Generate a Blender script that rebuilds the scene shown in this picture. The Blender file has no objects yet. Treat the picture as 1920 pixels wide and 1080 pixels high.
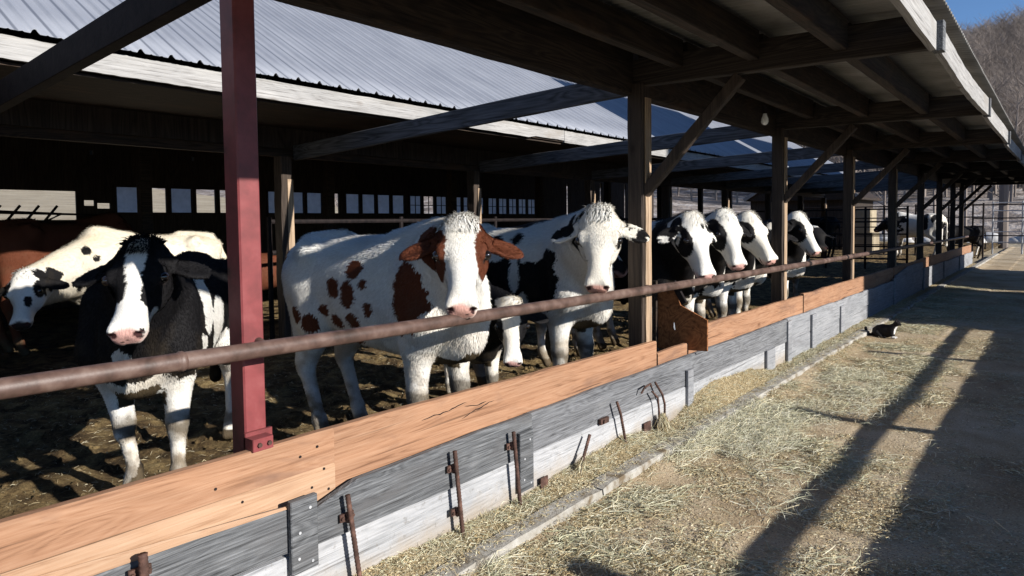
import bpy, math, random
import numpy as np
from mathutils import Vector, Matrix

sc = bpy.context.scene
# ------------------------------------------------------------------ camera
F, CX, CY, H = 1280.0, 960.0, 475.0, 1.6
TH, PH, RO = math.radians(38.815), math.radians(2.592), 0.0117
def cam_basis():
    R = np.array([math.cos(TH), math.sin(TH), 0]); Fw = np.array([-math.sin(TH), math.cos(TH), 0]); U = np.array([0, 0, 1.])
    F2 = Fw*math.cos(PH)-U*math.sin(PH); U2 = U*math.cos(PH)+Fw*math.sin(PH)
    return R*math.cos(RO)-U2*math.sin(RO), U2*math.cos(RO)+R*math.sin(RO), F2
cr, cu, cf = cam_basis()
cd = bpy.data.cameras.new('camera'); cam = bpy.data.objects.new('camera', cd); sc.collection.objects.link(cam)
cam.matrix_world = Matrix(((cr[0], cu[0], -cf[0], 0), (cr[1], cu[1], -cf[1], 0), (cr[2], cu[2], -cf[2], H), (0, 0, 0, 1)))
cd.sensor_width = 36; cd.lens = 24.0; cd.shift_y = -(540-CY)/1920; cd.clip_start = 0.05; cd.clip_end = 2000
sc.camera = cam
# ------------------------------------------------------------------ light
SUN = Vector((1, 0.06, 0.412)).normalized()
w = bpy.data.worlds.new('World'); sc.world = w; w.use_nodes = True
nt = w.node_tree; nt.nodes.clear()
sky = nt.nodes.new('ShaderNodeTexSky'); sky.sky_type = 'NISHITA'; sky.sun_disc = False
sky.sun_elevation = math.asin(SUN.z); sky.sun_rotation = math.atan2(SUN.x, SUN.y)
sky.air_density = 0.75; sky.dust_density = 0.0; sky.ozone_density = 5.0; sky.altitude = 0
bg = nt.nodes.new('ShaderNodeBackground'); bg.inputs['Strength'].default_value = 0.095
wo = nt.nodes.new('ShaderNodeOutputWorld'); nt.links.new(sky.outputs[0], bg.inputs[0]); nt.links.new(bg.outputs[0], wo.inputs[0])
sd = bpy.data.lights.new('sun', 'SUN'); sd.energy = 5.0; sd.angle = math.radians(0.53); sd.color = (1, 0.95, 0.87)
so = bpy.data.objects.new('sun', sd); sc.collection.objects.link(so); so.rotation_euler = SUN.to_track_quat('Z', 'Y').to_euler()
so.location = (20, 0, 20)
sc.view_settings.view_transform = 'Standard'; sc.view_settings.look = 'None'; sc.view_settings.exposure = 0.62; sc.view_settings.gamma = 1
sc.cycles.max_bounces = 6; sc.cycles.diffuse_bounces = 2; sc.cycles.glossy_bounces = 2; sc.cycles.transmission_bounces = 4; sc.cycles.transparent_max_bounces = 8

# ------------------------------------------------------------------ helpers
rng = np.random.default_rng(7); random.seed(7)
def link(o): sc.collection.objects.link(o)
def tag(o, label=None, cat=None, group=None, kind=None):
    for k, v in (('label', label), ('category', cat), ('group', group), ('kind', kind)):
        if v: o[k] = v
    return o
def thing(name, label, cat, loc=(0, 0, 0), group=None):
    o = bpy.data.objects.new(name, None); link(o); o.location = loc; o.empty_display_size = 0.1
    return tag(o, label, cat, group)
def wloc(p):
    v = Vector((0, 0, 0))
    while p: v = v+p.location; p = p.parent
    return v
def mk(name, verts, faces, mat, parent=None, loc=None, smooth=False, label=None, kind=None):
    """mesh object from world-space vertices; faces a list or an (n,k) array"""
    v = np.asarray(verts, dtype=np.float32).reshape(-1, 3)
    if loc is None: loc = (0, 0, 0) if parent else tuple((v.min(0)+v.max(0))/2*np.array([1, 1, 0])+np.array([0, 0, v[:, 2].min()]))
    if parent: off = np.array(wloc(parent))+np.array(loc)
    else: off = np.array(loc)
    v = v-off.astype(np.float32)
    me = bpy.data.meshes.new(name)
    if isinstance(faces, np.ndarray):
        n, k = faces.shape
        me.vertices.add(len(v)); me.vertices.foreach_set('co', v.ravel())
        me.loops.add(n*k); me.loops.foreach_set('vertex_index', faces.astype(np.int32).ravel())
        me.polygons.add(n); me.polygons.foreach_set('loop_start', np.arange(0, n*k, k, dtype=np.int32))
        me.update(calc_edges=True)
    else:
        me.from_pydata(v.tolist(), [], faces); me.update()
    if smooth: me.polygons.foreach_set('use_smooth', np.ones(len(me.polygons), dtype=bool))
    if mat: me.materials.append(mat)
    o = bpy.data.objects.new(name, me); link(o); o.location = loc
    if parent: o.parent = parent
    if label: o['label'] = label
    if kind: o['kind'] = kind
    return o
class MB:
    def __init__(s): s.v = []; s.f = []
    def add(s, v, f):
        b = len(s.v); s.v += [tuple(map(float, p)) for p in v]; s.f += [tuple(i+b for i in q) for q in f]; return s
    def box(s, x0, x1, y0, y1, z0, z1, bev=0.0):
        if bev <= 0:
            return s.add([(x, y, z) for z in (z0, z1) for y in (y0, y1) for x in (x0, x1)],
                  [(0, 2, 3, 1), (4, 5, 7, 6), (0, 1, 5, 4), (2, 6, 7, 3), (0, 4, 6, 2), (1, 3, 7, 5)])
        return s.beam((0.5*(x0+x1), 0.5*(y0+y1), z0), (0.5*(x0+x1), 0.5*(y0+y1), z1), x1-x0, y1-y0, bev, side=(1, 0, 0))
    def beam(s, a, b, wd, ht, bev=0.004, side=None, n=1, jit=0.0):
        """bevelled bar from a to b; wd across (side axis), ht the other way; n segments with jitter"""
        a = np.array(a, float); b = np.array(b, float); d = b-a; L = np.linalg.norm(d); d /= L
        if side is None:
            side = np.cross(d, (0, 0, 1)) if abs(d[2]) < 0.95 else np.array((1., 0, 0))
        side = np.array(side, float); side -= d*np.dot(side, d); side /= np.linalg.norm(side); up = np.cross(side, d)
        hw, hh = wd/2, ht/2; c = min(bev, hw*.9, hh*.9)
        prof = [(-hw+c, -hh), (hw-c, -hh), (hw, -hh+c), (hw, hh-c), (hw-c, hh), (-hw+c, hh), (-hw, hh-c), (-hw, -hh+c)]
        vs = []; fs = []
        rings = n+1
        for i in range(rings):
            p = a+d*L*i/n
            for (x, y) in prof:
                jx, jy = (random.uniform(-jit, jit), random.uniform(-jit, jit)) if jit and 0 < i < n else (0, 0)
                vs.append(p+side*(x+jx)+up*(y+jy))
        for i in range(n):
            for k in range(8):
                fs.append((i*8+k, i*8+(k+1) % 8, (i+1)*8+(k+1) % 8, (i+1)*8+k))
        fs.append(tuple(range(7, -1, -1))); fs.append(tuple(range(n*8, n*8+8)))
        return s.add(vs, fs)
    def tube(s, pts, r, seg=12, caps=True):
        pts = [np.array(p, float) for p in pts]; rs = r if hasattr(r, '__len__') else [r]*len(pts)
        vs = []; fs = []; prev = None
        for i, p in enumerate(pts):
            t = pts[min(i+1, len(pts)-1)]-pts[max(i-1, 0)]; t /= np.linalg.norm(t)
            if prev is None:
                ref = np.array((0, 0, 1.)) if abs(t[2]) < 0.9 else np.array((1., 0, 0)); a = np.cross(t, ref)
            else: a = prev-t*np.dot(prev, t)
            a /= np.linalg.norm(a); prev = a; b = np.cross(t, a)
            for k in range(seg):
                th = 2*math.pi*k/seg; vs.append(p+(a*math.cos(th)+b*math.sin(th))*rs[i])
        for i in range(len(pts)-1):
            for k in range(seg): fs.append((i*seg+k, i*seg+(k+1) % seg, (i+1)*seg+(k+1) % seg, (i+1)*seg+k))
        if caps: fs.append(tuple(range(seg-1, -1, -1))); fs.append(tuple(range((len(pts)-1)*seg, len(pts)*seg)))
        return s.add(vs, fs)
    def done(s, name, mat, parent=None, loc=None, smooth=False, label=None, kind=None):
        return mk(name, s.v, s.f, mat, parent, loc, smooth, label, kind)
def autosmooth(o, ang=40):
    o.data.polygons.foreach_set('use_smooth', np.ones(len(o.data.polygons), dtype=bool))
    try: o.data.set_sharp_from_angle(angle=math.radians(ang))
    except Exception: pass
    return o
def copy_tree(o, parent=None):
    c = o.copy(); link(c)
    if parent: c.parent = parent; c.matrix_parent_inverse = o.matrix_parent_inverse
    for ch in list(o.children): copy_tree(ch, c)
    return c

# value noise in numpy
def _h(i, j, k, seed):
    n = (i.astype(np.int64)*73856093) ^ (j.astype(np.int64)*19349663) ^ (k.astype(np.int64)*83492791) ^ (seed*2654435761)
    n = (n ^ (n >> 13)) * 1274126177 & 0x7fffffff
    n = (n ^ (n >> 11)) * 668265263 & 0x7fffffff
    return ((n >> 5) & 0xffff)/65535.0
def vnoise(p, f=1.0, seed=0):
    p = np.asarray(p, float)*f; i = np.floor(p); u = p-i; u = u*u*(3-2*u); i = i.astype(np.int64)
    r = 0
    for a in (0, 1):
        for b in (0, 1):
            for c in (0, 1):
                wgt = (u[:, 0] if a else 1-u[:, 0])*(u[:, 1] if b else 1-u[:, 1])*(u[:, 2] if c else 1-u[:, 2])
                r = r+wgt*_h(i[:, 0]+a, i[:, 1]+b, i[:, 2]+c, seed)
    return r
def fbm(p, f=1.0, o=4, seed=0):
    r = 0; s = 0
    for k in range(o): r = r+vnoise(p, f*2**k, seed+k*17)*0.5**k; s += 0.5**k
    return r/s

# ------------------------------------------------------------------ materials
class NT:
    def __init__(s, name):
        s.m = bpy.data.materials.new(name); s.m.use_nodes = True; s.t = s.m.node_tree; s.t.nodes.clear()
        s.out = s.n('ShaderNodeOutputMaterial'); s.b = s.n('ShaderNodeBsdfPrincipled'); s.l(s.b.outputs[0], s.out.inputs[0])
        s.b.inputs['Specular IOR Level'].default_value = 0.3
    def n(s, t): return s.t.nodes.new(t)
    def l(s, a, b): s.t.links.new(a, b)
    def obj(s, scale=(1, 1, 1), rnd=True):
        tc = s.n('ShaderNodeTexCoord'); mp = s.n('ShaderNodeMapping'); mp.inputs['Scale'].default_value = scale
        if rnd:
            oi = s.n('ShaderNodeObjectInfo'); mu = s.n('ShaderNodeMath'); mu.operation = 'MULTIPLY'; mu.inputs[1].default_value = 37.0
            s.l(oi.outputs['Random'], mu.inputs[0]); cb = s.n('ShaderNodeCombineXYZ'); s.l(mu.outputs[0], cb.inputs[0]); s.l(mu.outputs[0], cb.inputs[1])
            ad = s.n('ShaderNodeVectorMath'); s.l(tc.outputs['Object'], ad.inputs[0]); s.l(cb.outputs[0], ad.inputs[1]); s.l(ad.outputs[0], mp.inputs[0])
        else: s.l(tc.outputs['Object'], mp.inputs[0])
        return mp.outputs[0]
    def noise(s, vec, scale, det=4, rough=0.55, dist=0.0):
        n = s.n('ShaderNodeTexNoise'); n.inputs['Scale'].default_value = scale; n.inputs['Detail'].default_value = det
        n.inputs['Roughness'].default_value = rough; n.inputs['Distortion'].default_value = dist
        s.l(vec, n.inputs['Vector']); return n.outputs['Fac']
    def ramp(s, fac, stops):
        r = s.n('ShaderNodeValToRGB'); e = r.color_ramp.elements
        while len(e) < len(stops): e.new(0.5)
        for x, (p, c) in zip(e, stops): x.position = p; x.color = (*c, 1) if len(c) == 3 else c
        s.l(fac, r.inputs[0]); return r.outputs[0]
    def mix(s, fac, a, b, mode='MIX'):
        m = s.n('ShaderNodeMix'); m.data_type = 'RGBA'; m.blend_type = mode
        if isinstance(fac, (int, float)): m.inputs[0].default_value = fac
        else: s.l(fac, m.inputs[0])
        for q, i in ((a, 6), (b, 7)):
            if isinstance(q, tuple): m.inputs[i].default_value = (*q, 1) if len(q) == 3 else q
            else: s.l(q, m.inputs[i])
        return m.outputs[2]
    def math(s, op, a, b=None):
        m = s.n('ShaderNodeMath'); m.operation = op
        for i, q in enumerate((a, b)):
            if q is None: continue
            if isinstance(q, (int, float)): m.inputs[i].default_value = q
            else: s.l(q, m.inputs[i])
        return m.outputs[0]
    def bump(s, h, st=0.4, dist=0.01):
        b = s.n('ShaderNodeBump'); b.inputs['Strength'].default_value = st; b.inputs['Distance'].default_value = dist
        s.l(h, b.inputs['Height']); s.l(b.outputs[0], s.b.inputs['Normal'])
    def fin(s, col, rough=0.8):
        if isinstance(col, tuple): s.b.inputs['Base Color'].default_value = (*col, 1)
        else: s.l(col, s.b.inputs['Base Color'])
        if isinstance(rough, (int, float)): s.b.inputs['Roughness'].default_value = rough
        else: s.l(rough, s.b.inputs['Roughness'])
        return s.m
def wood(name, dark, mid, light, axis='Y', grain=28, blotch=None, rough=0.75, bump=0.5, knots=True, fig=0.22, basedirt=False):
    t = NT(name)
    def sv(st): return {'X': (st, 1, 1), 'Y': (1, st, 1), 'Z': (1, 1, st)}[axis]
    v = t.obj(sv(0.022)); g = t.noise(v, grain*2.6, 6, 0.72, 0.25)
    vf = t.obj(sv(0.10)); fg = t.noise(vf, grain*0.22, 2, 0.5, 1.2)
    # flat sawn figure: contour lines of a stretched noise
    fgl = t.math('FRACT', t.math('MULTIPLY', fg, 13.0)); fgl = t.math('ABSOLUTE', t.math('SUBTRACT', fgl, 0.5)); fgl = t.math('MULTIPLY', fgl, 2.0)
    h = t.math('ADD', t.math('MULTIPLY', g, 1-fig), t.math('MULTIPLY', fgl, fig))
    col = t.ramp(h, [(0.30, dark), (0.46, mid), (0.68, light)])
    v2 = t.obj(sv(0.3)); bl = t.noise(v2, 3.2, 6, 0.65, 0.5)
    col = t.mix(0.55, col, t.ramp(bl, [(0.3, (0.62, 0.62, 0.63)), (0.62, (1.12, 1.1, 1.08))]), 'MULTIPLY')
    if blotch: col = t.mix(t.ramp(t.noise(v2, 5.5, 5, 0.65, 0.4), [(0.55, (0, 0, 0)), (0.72, (1, 1, 1))]), col, blotch)
    crack = t.ramp(t.noise(t.obj(sv(0.012)), grain*2.2, 2, 0.5, 0.1), [(0.27, (0.2, 0.18, 0.17)), (0.33, (1, 1, 1))])
    col = t.mix(0.7, col, crack, 'MULTIPLY')
    if knots:
        vo = t.n('ShaderNodeTexVoronoi'); vo.inputs['Scale'].default_value = 2.6; t.l(t.obj(sv(0.5)), vo.inputs['Vector'])
        kf = t.ramp(vo.outputs['Distance'], [(0.03, (0.3, 0.22, 0.17)), (0.05, (0.75, 0.7, 0.66)), (0.10, (1, 1, 1))])
        col = t.mix(0.8, col, kf, 'MULTIPLY')
    if basedirt:   # splashed feed and dirt along the foot of the board
        sp = t.n('ShaderNodeSeparateXYZ'); ov = t.obj(rnd=False); t.l(ov, sp.inputs[0])
        dz = t.math('SUBTRACT', t.math('ADD', 0.10, t.math('MULTIPLY', t.noise(ov, 6, 5, .65), 0.22)), sp.outputs[2])
        col = t.mix(t.ramp(dz, [(0.0, (0, 0, 0)), (0.13, (.75, .75, .75))]), col, (0.30, 0.24, 0.17))
        col = t.mix(t.ramp(t.noise(ov, 26, 4, .7), [(0.60, (0, 0, 0)), (0.68, (.6, .6, .6))]), col, (0.17, 0.16, 0.15))
    t.bump(h, bump, 0.005)
    return t.fin(col, rough)
def blend_mat(name, stops, scale=6, det=5, rough=0.8, bump=0.3, bscale=None, bd=0.01, metal=0, spec=0.3, dist=0.2):
    t = NT(name); v = t.obj(); f = t.noise(v, scale, det, 0.6, dist); col = t.ramp(f, stops)
    if bump: t.bump(t.noise(v, bscale or scale*3, 4, 0.6), bump, bd)
    t.b.inputs['Metallic'].default_value = metal; t.b.inputs['Specular IOR Level'].default_value = spec
    return t.fin(col, rough)
M = {}
M['slate'] = wood('slate_weathered_timber', (0.03, 0.031, 0.035), (0.125, 0.13, 0.142), (0.24, 0.25, 0.27), grain=40, blotch=(0.19, 0.195, 0.205), bump=0.9, fig=.12)
M['orange'] = wood('new_timber', (0.17, 0.082, 0.045), (0.315, 0.168, 0.097), (0.385, 0.225, 0.14), grain=30, blotch=(0.19, 0.105, 0.07), fig=.13, bump=0.35)
M['orange2'] = wood('pale_new_timber', (0.27, 0.15, 0.085), (0.41, 0.255, 0.16), (0.47, 0.32, 0.215), grain=34, fig=.1, bump=0.3)
M['greyboard'] = wood('dark_weathered_timber', (0.018, 0.019, 0.021), (0.085, 0.09, 0.098), (0.21, 0.22, 0.235), grain=44, blotch=(0.10, 0.10, 0.105), bump=0.9, fig=.1)
M['paleboard'] = wood('pale_weathered_timber', (0.16, 0.165, 0.175), (0.335, 0.345, 0.365), (0.45, 0.46, 0.485), grain=34, blotch=(0.25, 0.26, 0.275), bump=0.6, fig=.10, basedirt=True)
M['midboard'] = wood('grey_weathered_timber', (0.11, 0.115, 0.127), (0.24, 0.25, 0.27), (0.33, 0.34, 0.365), grain=36, blotch=(0.17, 0.172, 0.185), bump=0.6, fig=.1)
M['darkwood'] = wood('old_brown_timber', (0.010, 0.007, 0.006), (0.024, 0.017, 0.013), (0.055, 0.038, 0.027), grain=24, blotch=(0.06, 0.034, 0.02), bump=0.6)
M['darkwoodx'] = wood('old_brown_timber_cross', (0.010, 0.007, 0.006), (0.024, 0.018, 0.014), (0.055, 0.042, 0.033), axis='X', grain=24, bump=0.6)
M['tie'] = wood('blue_grey_timber', (0.02, 0.021, 0.024), (0.06, 0.063, 0.07), (0.12, 0.125, 0.14), axis='X', grain=24, bump=0.6)
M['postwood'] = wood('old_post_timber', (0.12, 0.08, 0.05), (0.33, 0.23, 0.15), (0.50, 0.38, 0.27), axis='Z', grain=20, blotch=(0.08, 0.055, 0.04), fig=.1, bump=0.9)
M['postdark'] = wood('dark_post_timber', (0.012, 0.009, 0.007), (0.038, 0.027, 0.021), (0.075, 0.055, 0.042), axis='Z', grain=20, blotch=(0.04, 0.028, 0.02), bump=0.9, fig=.1)  # shaded copy of the post timber; lit faces take the paler one
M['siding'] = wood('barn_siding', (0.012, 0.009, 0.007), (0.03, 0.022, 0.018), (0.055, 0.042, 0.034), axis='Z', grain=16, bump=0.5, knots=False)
M['ply'] = wood('brown_plywood', (0.10, 0.035, 0.012), (0.22, 0.085, 0.03), (0.33, 0.14, 0.055), grain=14, blotch=(0.16, 0.055, 0.02), bump=0.2)
M['fascia'] = wood('painted_fascia', (0.11, 0.10, 0.095), (0.30, 0.295, 0.29), (0.41, 0.405, 0.40), grain=34, fig=.08, blotch=(0.27, 0.25, 0.23), bump=0.5)
M['pipe'] = blend_mat('rusty_pipe', [(0.3, (0.035, 0.02, 0.015)), (0.5, (0.095, 0.056, 0.045)), (0.72, (0.17, 0.115, 0.095))], scale=9, rough=0.5, bump=0.25, bscale=60, bd=0.003, spec=0.5)
M['redpaint'] = blend_mat('red_paint', [(0.22, (0.03, 0.012, 0.01)), (0.28, (0.045, 0.016, 0.014)), (0.36, (0.13, 0.028, 0.029)), (0.55, (0.20, 0.042, 0.044)), (0.75, (0.25, 0.07, 0.07))], scale=7, rough=0.45, bump=0.15, bscale=40, bd=0.002, spec=0.5)
M['rust'] = blend_mat('rusty_iron', [(0.3, (0.03, 0.017, 0.013)), (0.55, (0.085, 0.045, 0.035)), (0.8, (0.22, 0.12, 0.09))], scale=22, rough=0.75, bump=0.6, bscale=80, bd=0.003)
M['darksteel'] = blend_mat('dark_steel', [(0.3, (0.008, 0.007, 0.008)), (0.7, (0.024, 0.018, 0.018))], scale=14, rough=0.7, bump=0.2, spec=0.12)
M['galv'] = blend_mat('galvanised_steel', [(0.3, (0.28, 0.29, 0.31)), (0.7, (0.48, 0.49, 0.51))], scale=16, rough=0.45, bump=0.1, spec=0.5)
M['concrete'] = blend_mat('kerb_concrete', [(0.34, (0.15, 0.115, 0.075)), (0.46, (0.29, 0.27, 0.235)), (0.68, (0.42, 0.41, 0.385))], scale=9, rough=0.9, bump=0.8, bscale=70, bd=0.008)
def roofmat():
    t = NT('ribbed_steel_roof'); v = t.obj((1, 1, 1), rnd=False); n = t.noise(v, 1.6, 5, 0.6); n2 = t.noise(t.obj((0.12, 4, 0.12), rnd=False), 4, 4, 0.6)
    c = t.ramp(n, [(0.3, (0.235, 0.25, 0.29)), (0.7, (0.30, 0.315, 0.355))]); c = t.mix(0.5, c, t.ramp(n2, [(0.3, (0.72, 0.73, 0.76)), (0.7, (1, 1, 1))]), 'MULTIPLY')
    # shaded flank of each rib painted in as a dark line
    sp = t.n('ShaderNodeSeparateXYZ'); t.l(v, sp.inputs[0]); ph = t.math('FRACT', t.math('DIVIDE', t.math('ADD', sp.outputs[1], 6.0), 0.228))
    d1 = t.math('ABSOLUTE', t.math('SUBTRACT', ph, 0.40)); c = t.mix(t.ramp(d1, [(0.035, (0.75, 0.75, 0.75)), (0.075, (0, 0, 0))]), c, (0.075, 0.085, 0.11))
    t.b.inputs['Metallic'].default_value = 0.1; return t.fin(c, 0.45)
M['roof'] = roofmat()
def deckmat():
    t = NT('weathered_roof_deck'); v = t.obj((1, 1, 1), rnd=False); n = t.noise(v, 2.5, 5, 0.6)
    c = t.ramp(n, [(0.3, (0.15, 0.145, 0.135)), (0.7, (0.30, 0.29, 0.275))]); return t.fin(c, 0.55)
M['deck'] = deckmat()
def lanemat():
    t = NT('lane_concrete'); v = t.obj(rnd=False)
    a = t.ramp(t.noise(v, 1.1, 6, 0.65, 0.5), [(0.3, (0.28, 0.195, 0.115)), (0.48, (0.43, 0.33, 0.21)), (0.68, (0.56, 0.465, 0.34))])
    sp = t.noise(v, 55, 4, 0.7); a = t.mix(t.ramp(sp, [(0.55, (0, 0, 0)), (0.66, (1, 1, 1))]), a, (0.58, 0.50, 0.34))
    a = t.mix(t.ramp(t.noise(v, 90, 3, 0.6), [(0.33, (1, 1, 1)), (0.42, (0, 0, 0))]), a, (0.075, 0.06, 0.045))
    gr = t.n('ShaderNodeTexWave'); gr.wave_type = 'BANDS'; gr.bands_direction = 'Y'; gr.inputs['Scale'].default_value = 16; gr.inputs['Distortion'].default_value = 1.5
    t.l(v, gr.inputs['Vector'])
    t.bump(t.math('ADD', t.math('MULTIPLY', sp, 1.0), t.math('MULTIPLY', gr.outputs['Fac'], 0.35)), 0.9, 0.012); return t.fin(a, 0.95)
M['lane'] = lanemat()
def mudmat():
    t = NT('pen_manure'); v = t.obj(rnd=False)
    a = t.ramp(t.noise(v, 5, 8, 0.7, 0.6), [(0.33, (0.035, 0.022, 0.011)), (0.46, (0.13, 0.085, 0.04)), (0.60, (0.30, 0.215, 0.10)), (0.75, (0.44, 0.34, 0.17))])
    sp = t.noise(v, 70, 4, 0.7); a = t.mix(0.6, a, t.ramp(sp, [(0.35, (0.35, 0.32, 0.28)), (0.6, (1, 1, 1))]), 'MULTIPLY')
    t.bump(t.noise(v, 26, 7, 0.75), 1.0, 0.05); t.b.inputs['Specular IOR Level'].default_value = 0.2; return t.fin(a, 0.9)
M['mud'] = mudmat()
M['field'] = blend_mat('dry_field', [(0.3, (0.27, 0.22, 0.15)), (0.7, (0.42, 0.36, 0.26))], scale=0.35, det=8, rough=1, bump=0.6, bscale=3, bd=0.2)
M['hill'] = blend_mat('leaf_litter_hill', [(0.32, (0.08, 0.066, 0.056)), (0.5, (0.24, 0.20, 0.175)), (0.68, (0.50, 0.46, 0.43))], scale=0.5, det=9, rough=1, bump=0.8, bscale=2, bd=0.4)
M['bark'] = blend_mat('grey_bark', [(0.3, (0.13, 0.108, 0.097)), (0.7, (0.27, 0.228, 0.205))], scale=0.08, det=4, rough=1, bump=0)
M['stone'] = blend_mat('pale_boulder', [(0.3, (0.30, 0.29, 0.28)), (0.7, (0.52, 0.51, 0.50))], scale=2, rough=0.95, bump=0.6)
def attr_mat(name, rough=0.75, spec=0.25, noise_amt=0.25, sheen=0.0, nscale=60, bp=False):
    t = NT(name); a = t.n('ShaderNodeAttribute'); a.attribute_name = 'col'; v = t.obj(rnd=False)
    c = t.mix(noise_amt, a.outputs['Color'], t.ramp(t.noise(v, nscale, 3, 0.6), [(0.3, (0.45, 0.45, 0.45)), (0.65, (1, 1, 1))]), 'MULTIPLY')
    t.b.inputs['Specular IOR Level'].default_value = spec
    if bp: t.bump(t.noise(t.obj((1, 1, .25), rnd=False), 130, 4, .7), .55, .01)
    if sheen: t.b.inputs['Sheen Weight'].default_value = sheen
    return t.fin(c, rough)
M['coat'] = attr_mat('cattle_coat', 0.7, 0.15, 0.22, 0.0, 70, True)
M['fur'] = attr_mat('coat_hair', 0.75, 0.08, 0.0)
M['hay'] = attr_mat('hay_stems', 0.7, 0.3, 0.0)
t = NT('dark_eye'); t.b.inputs['Specular IOR Level'].default_value = 0.8; M['eye'] = t.fin((0.008, 0.006, 0.006), 0.06)
M['tagy'] = blend_mat('white_tag', [(0.3, (0.6, 0.6, 0.58)), (0.7, (0.75, 0.75, 0.72))], rough=0.5)
M['bulb'] = blend_mat('unlit_bulb', [(0.3, (0.7, 0.7, 0.68)), (0.7, (0.8, 0.8, 0.78))], rough=0.15, bump=0)
def panemat():
    t = NT('grimy_plastic_pane'); v = t.obj(); n = t.noise(v, 7, 6, 0.65, 0.5)
    tr = t.n('ShaderNodeBsdfTranslucent'); tp = t.n('ShaderNodeBsdfTransparent'); df = t.n('ShaderNodeMixShader'); mx = t.n('ShaderNodeMixShader')
    c = t.ramp(n, [(0.3, (0.55, 0.6, 0.66)), (0.7, (0.78, 0.82, 0.88))]); t.l(c, tr.inputs[0]); t.b.inputs['Base Color'].default_value = (.5, .52, .55, 1); t.b.inputs['Roughness'].default_value = .3
    df.inputs[0].default_value = 0.25; t.l(tr.outputs[0], df.inputs[1]); t.l(t.b.outputs[0], df.inputs[2])
    mx.inputs[0].default_value = 0.12; tp.inputs[0].default_value = (1, 1, 1, 1)
    t.l(df.outputs[0], mx.inputs[1]); t.l(tp.outputs[0], mx.inputs[2]); t.l(mx.outputs[0], t.out.inputs[0]); return t.m
M['pane'] = panemat()
# ------------------------------------------------------------------ ground, field, hill
def grid(xs, ys, zf):
    X, Y = np.meshgrid(xs, ys, indexing='ij'); Z = zf(X, Y); v = np.stack([X, Y, Z], -1).reshape(-1, 3)
    n, m = X.shape; i = np.arange(n-1)[:, None]*m+np.arange(m-1)[None, :]; i = i.ravel()
    return v, np.stack([i, i+m, i+m+1, i+1], 1)
def P3(X, Y, z=0.0): return np.stack([X.ravel(), Y.ravel(), np.full(X.size, z)], 1)
def smooth(a, b, x): t_ = np.clip((x-a)/(b-a), 0, 1); return t_*t_*(3-2*t_)
def terr(X, Y):
    n = (fbm(P3(X, Y), 0.012, 4, 3).reshape(X.shape)-0.5)
    north = smooth(46, 75, Y)*(Y-46)*0.10+smooth(75, 260, Y)*25*(1+0.25*n)
    west = smooth(18, 45, -X)*(-X-18)*0.085+smooth(150, 320, -X)*30
    dip = smooth(44, 60, Y)
    return np.where(Y > -200, np.maximum(north, 0)+np.maximum(west, 0)*(1-dip*0.5)+dip*n*8+smooth(25, 80, -X)*n*2.0-0.06, -0.06)
xs = np.concatenate([np.linspace(-420, -120, 26), np.linspace(-112, 60, 60), np.linspace(70, 300, 14)])
ys = np.concatenate([np.linspace(-120, 30, 20), np.linspace(34, 120, 50), np.linspace(125, 420, 50)])
v, f = grid(xs, ys, terr); X_, Y_ = v[:, 0], v[:, 1]
fc = v[f].mean(1); far = (fc[:, 1] > 54) | (fc[:, 0] < -150)
tag(mk('field', v, f[~far], M['field'], loc=(0, 0, 0), smooth=True), kind='structure')
tag(mk('hill', v, f[far], M['hill'], loc=(0, 0, 0), smooth=True), kind='structure')
# lane: concrete sheet, finely undulating near the camera
xs = np.concatenate([np.linspace(-2.04, 0.4, 62), np.linspace(0.5, 4, 8)]); ys = np.concatenate([np.linspace(-3, 12, 260), np.linspace(12.2, 44, 80)])
def lanez(X, Y):
    z = 0.010*(fbm(P3(X, Y), 1.3, 4, 11).reshape(X.shape)-0.5)+0.006*(fbm(P3(X, Y), 9, 3, 12).reshape(X.shape)-0.5)
    z += np.where(X < -1.17, 0.012, 0)+0.06*smooth(-1.80, -2.0, X)*fbm(P3(X, Y), 2.2, 3, 5).reshape(X.shape)
    return z
v, f = grid(xs, ys, lanez); tag(mk('lane', v, f, M['lane'], loc=(0, 0, 0), smooth=True), kind='structure')
# pen floor
xs = -np.concatenate([np.arange(2.41, 7.5, 0.032), np.arange(7.55, 20, 0.16)])[::-1]; ys = np.concatenate([np.arange(-1, 8, 0.036), np.arange(8.05, 46, 0.14)])
def penz(X, Y):
    p = P3(X, Y); a = fbm(p, 2.2, 4, 21).reshape(X.shape); b = fbm(p, 9, 4, 22).reshape(X.shape)
    return 0.15+0.05*(a-0.5)+0.10*np.maximum(b-0.47, 0)*(0.4+a)
v, f = grid(xs, ys, penz); tag(mk('pen_floor', v, f, M['mud'], loc=(0, 0, 0), smooth=True), kind='structure')
# gravel strip beyond the bunk, and kerb
kb = MB(); rr = random.Random(4)
y = 0.3
while y < 34:
    y2 = y+rr.uniform(0.9, 1.9); n = 12
    pts = np.linspace(y+0.006, y2-0.006, n+1); vs = []; fs = []
    for i, yy in enumerate(pts):
        e = 0.012 if i in (0, n) else 0; o = [rr.uniform(-.007, .007) for _ in range(6)]
        for (x, z) in ((-1.992+o[0]*.4, -0.05), (-2.00+o[0]*.6+(-e), 0.07+o[1]*.5), (-2.010+o[2]*.4, 0.08+o[3]*.5-e), (-2.115, 0.083+o[4]*.4-e), (-2.12, -0.05)): vs.append((x, yy, z))
    for i in range(n):
        for k in range(4): fs.append((i*5+k, i*5+k+1, (i+1)*5+k+1, (i+1)*5+k))
    fs.append((4, 3, 2, 1, 0)); fs.append(tuple(n*5+k for k in range(5))); kb.add(vs, fs); y = y2
tag(kb.done('kerb', M['concrete'], loc=(0, 0, 0)), kind='structure')

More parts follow.
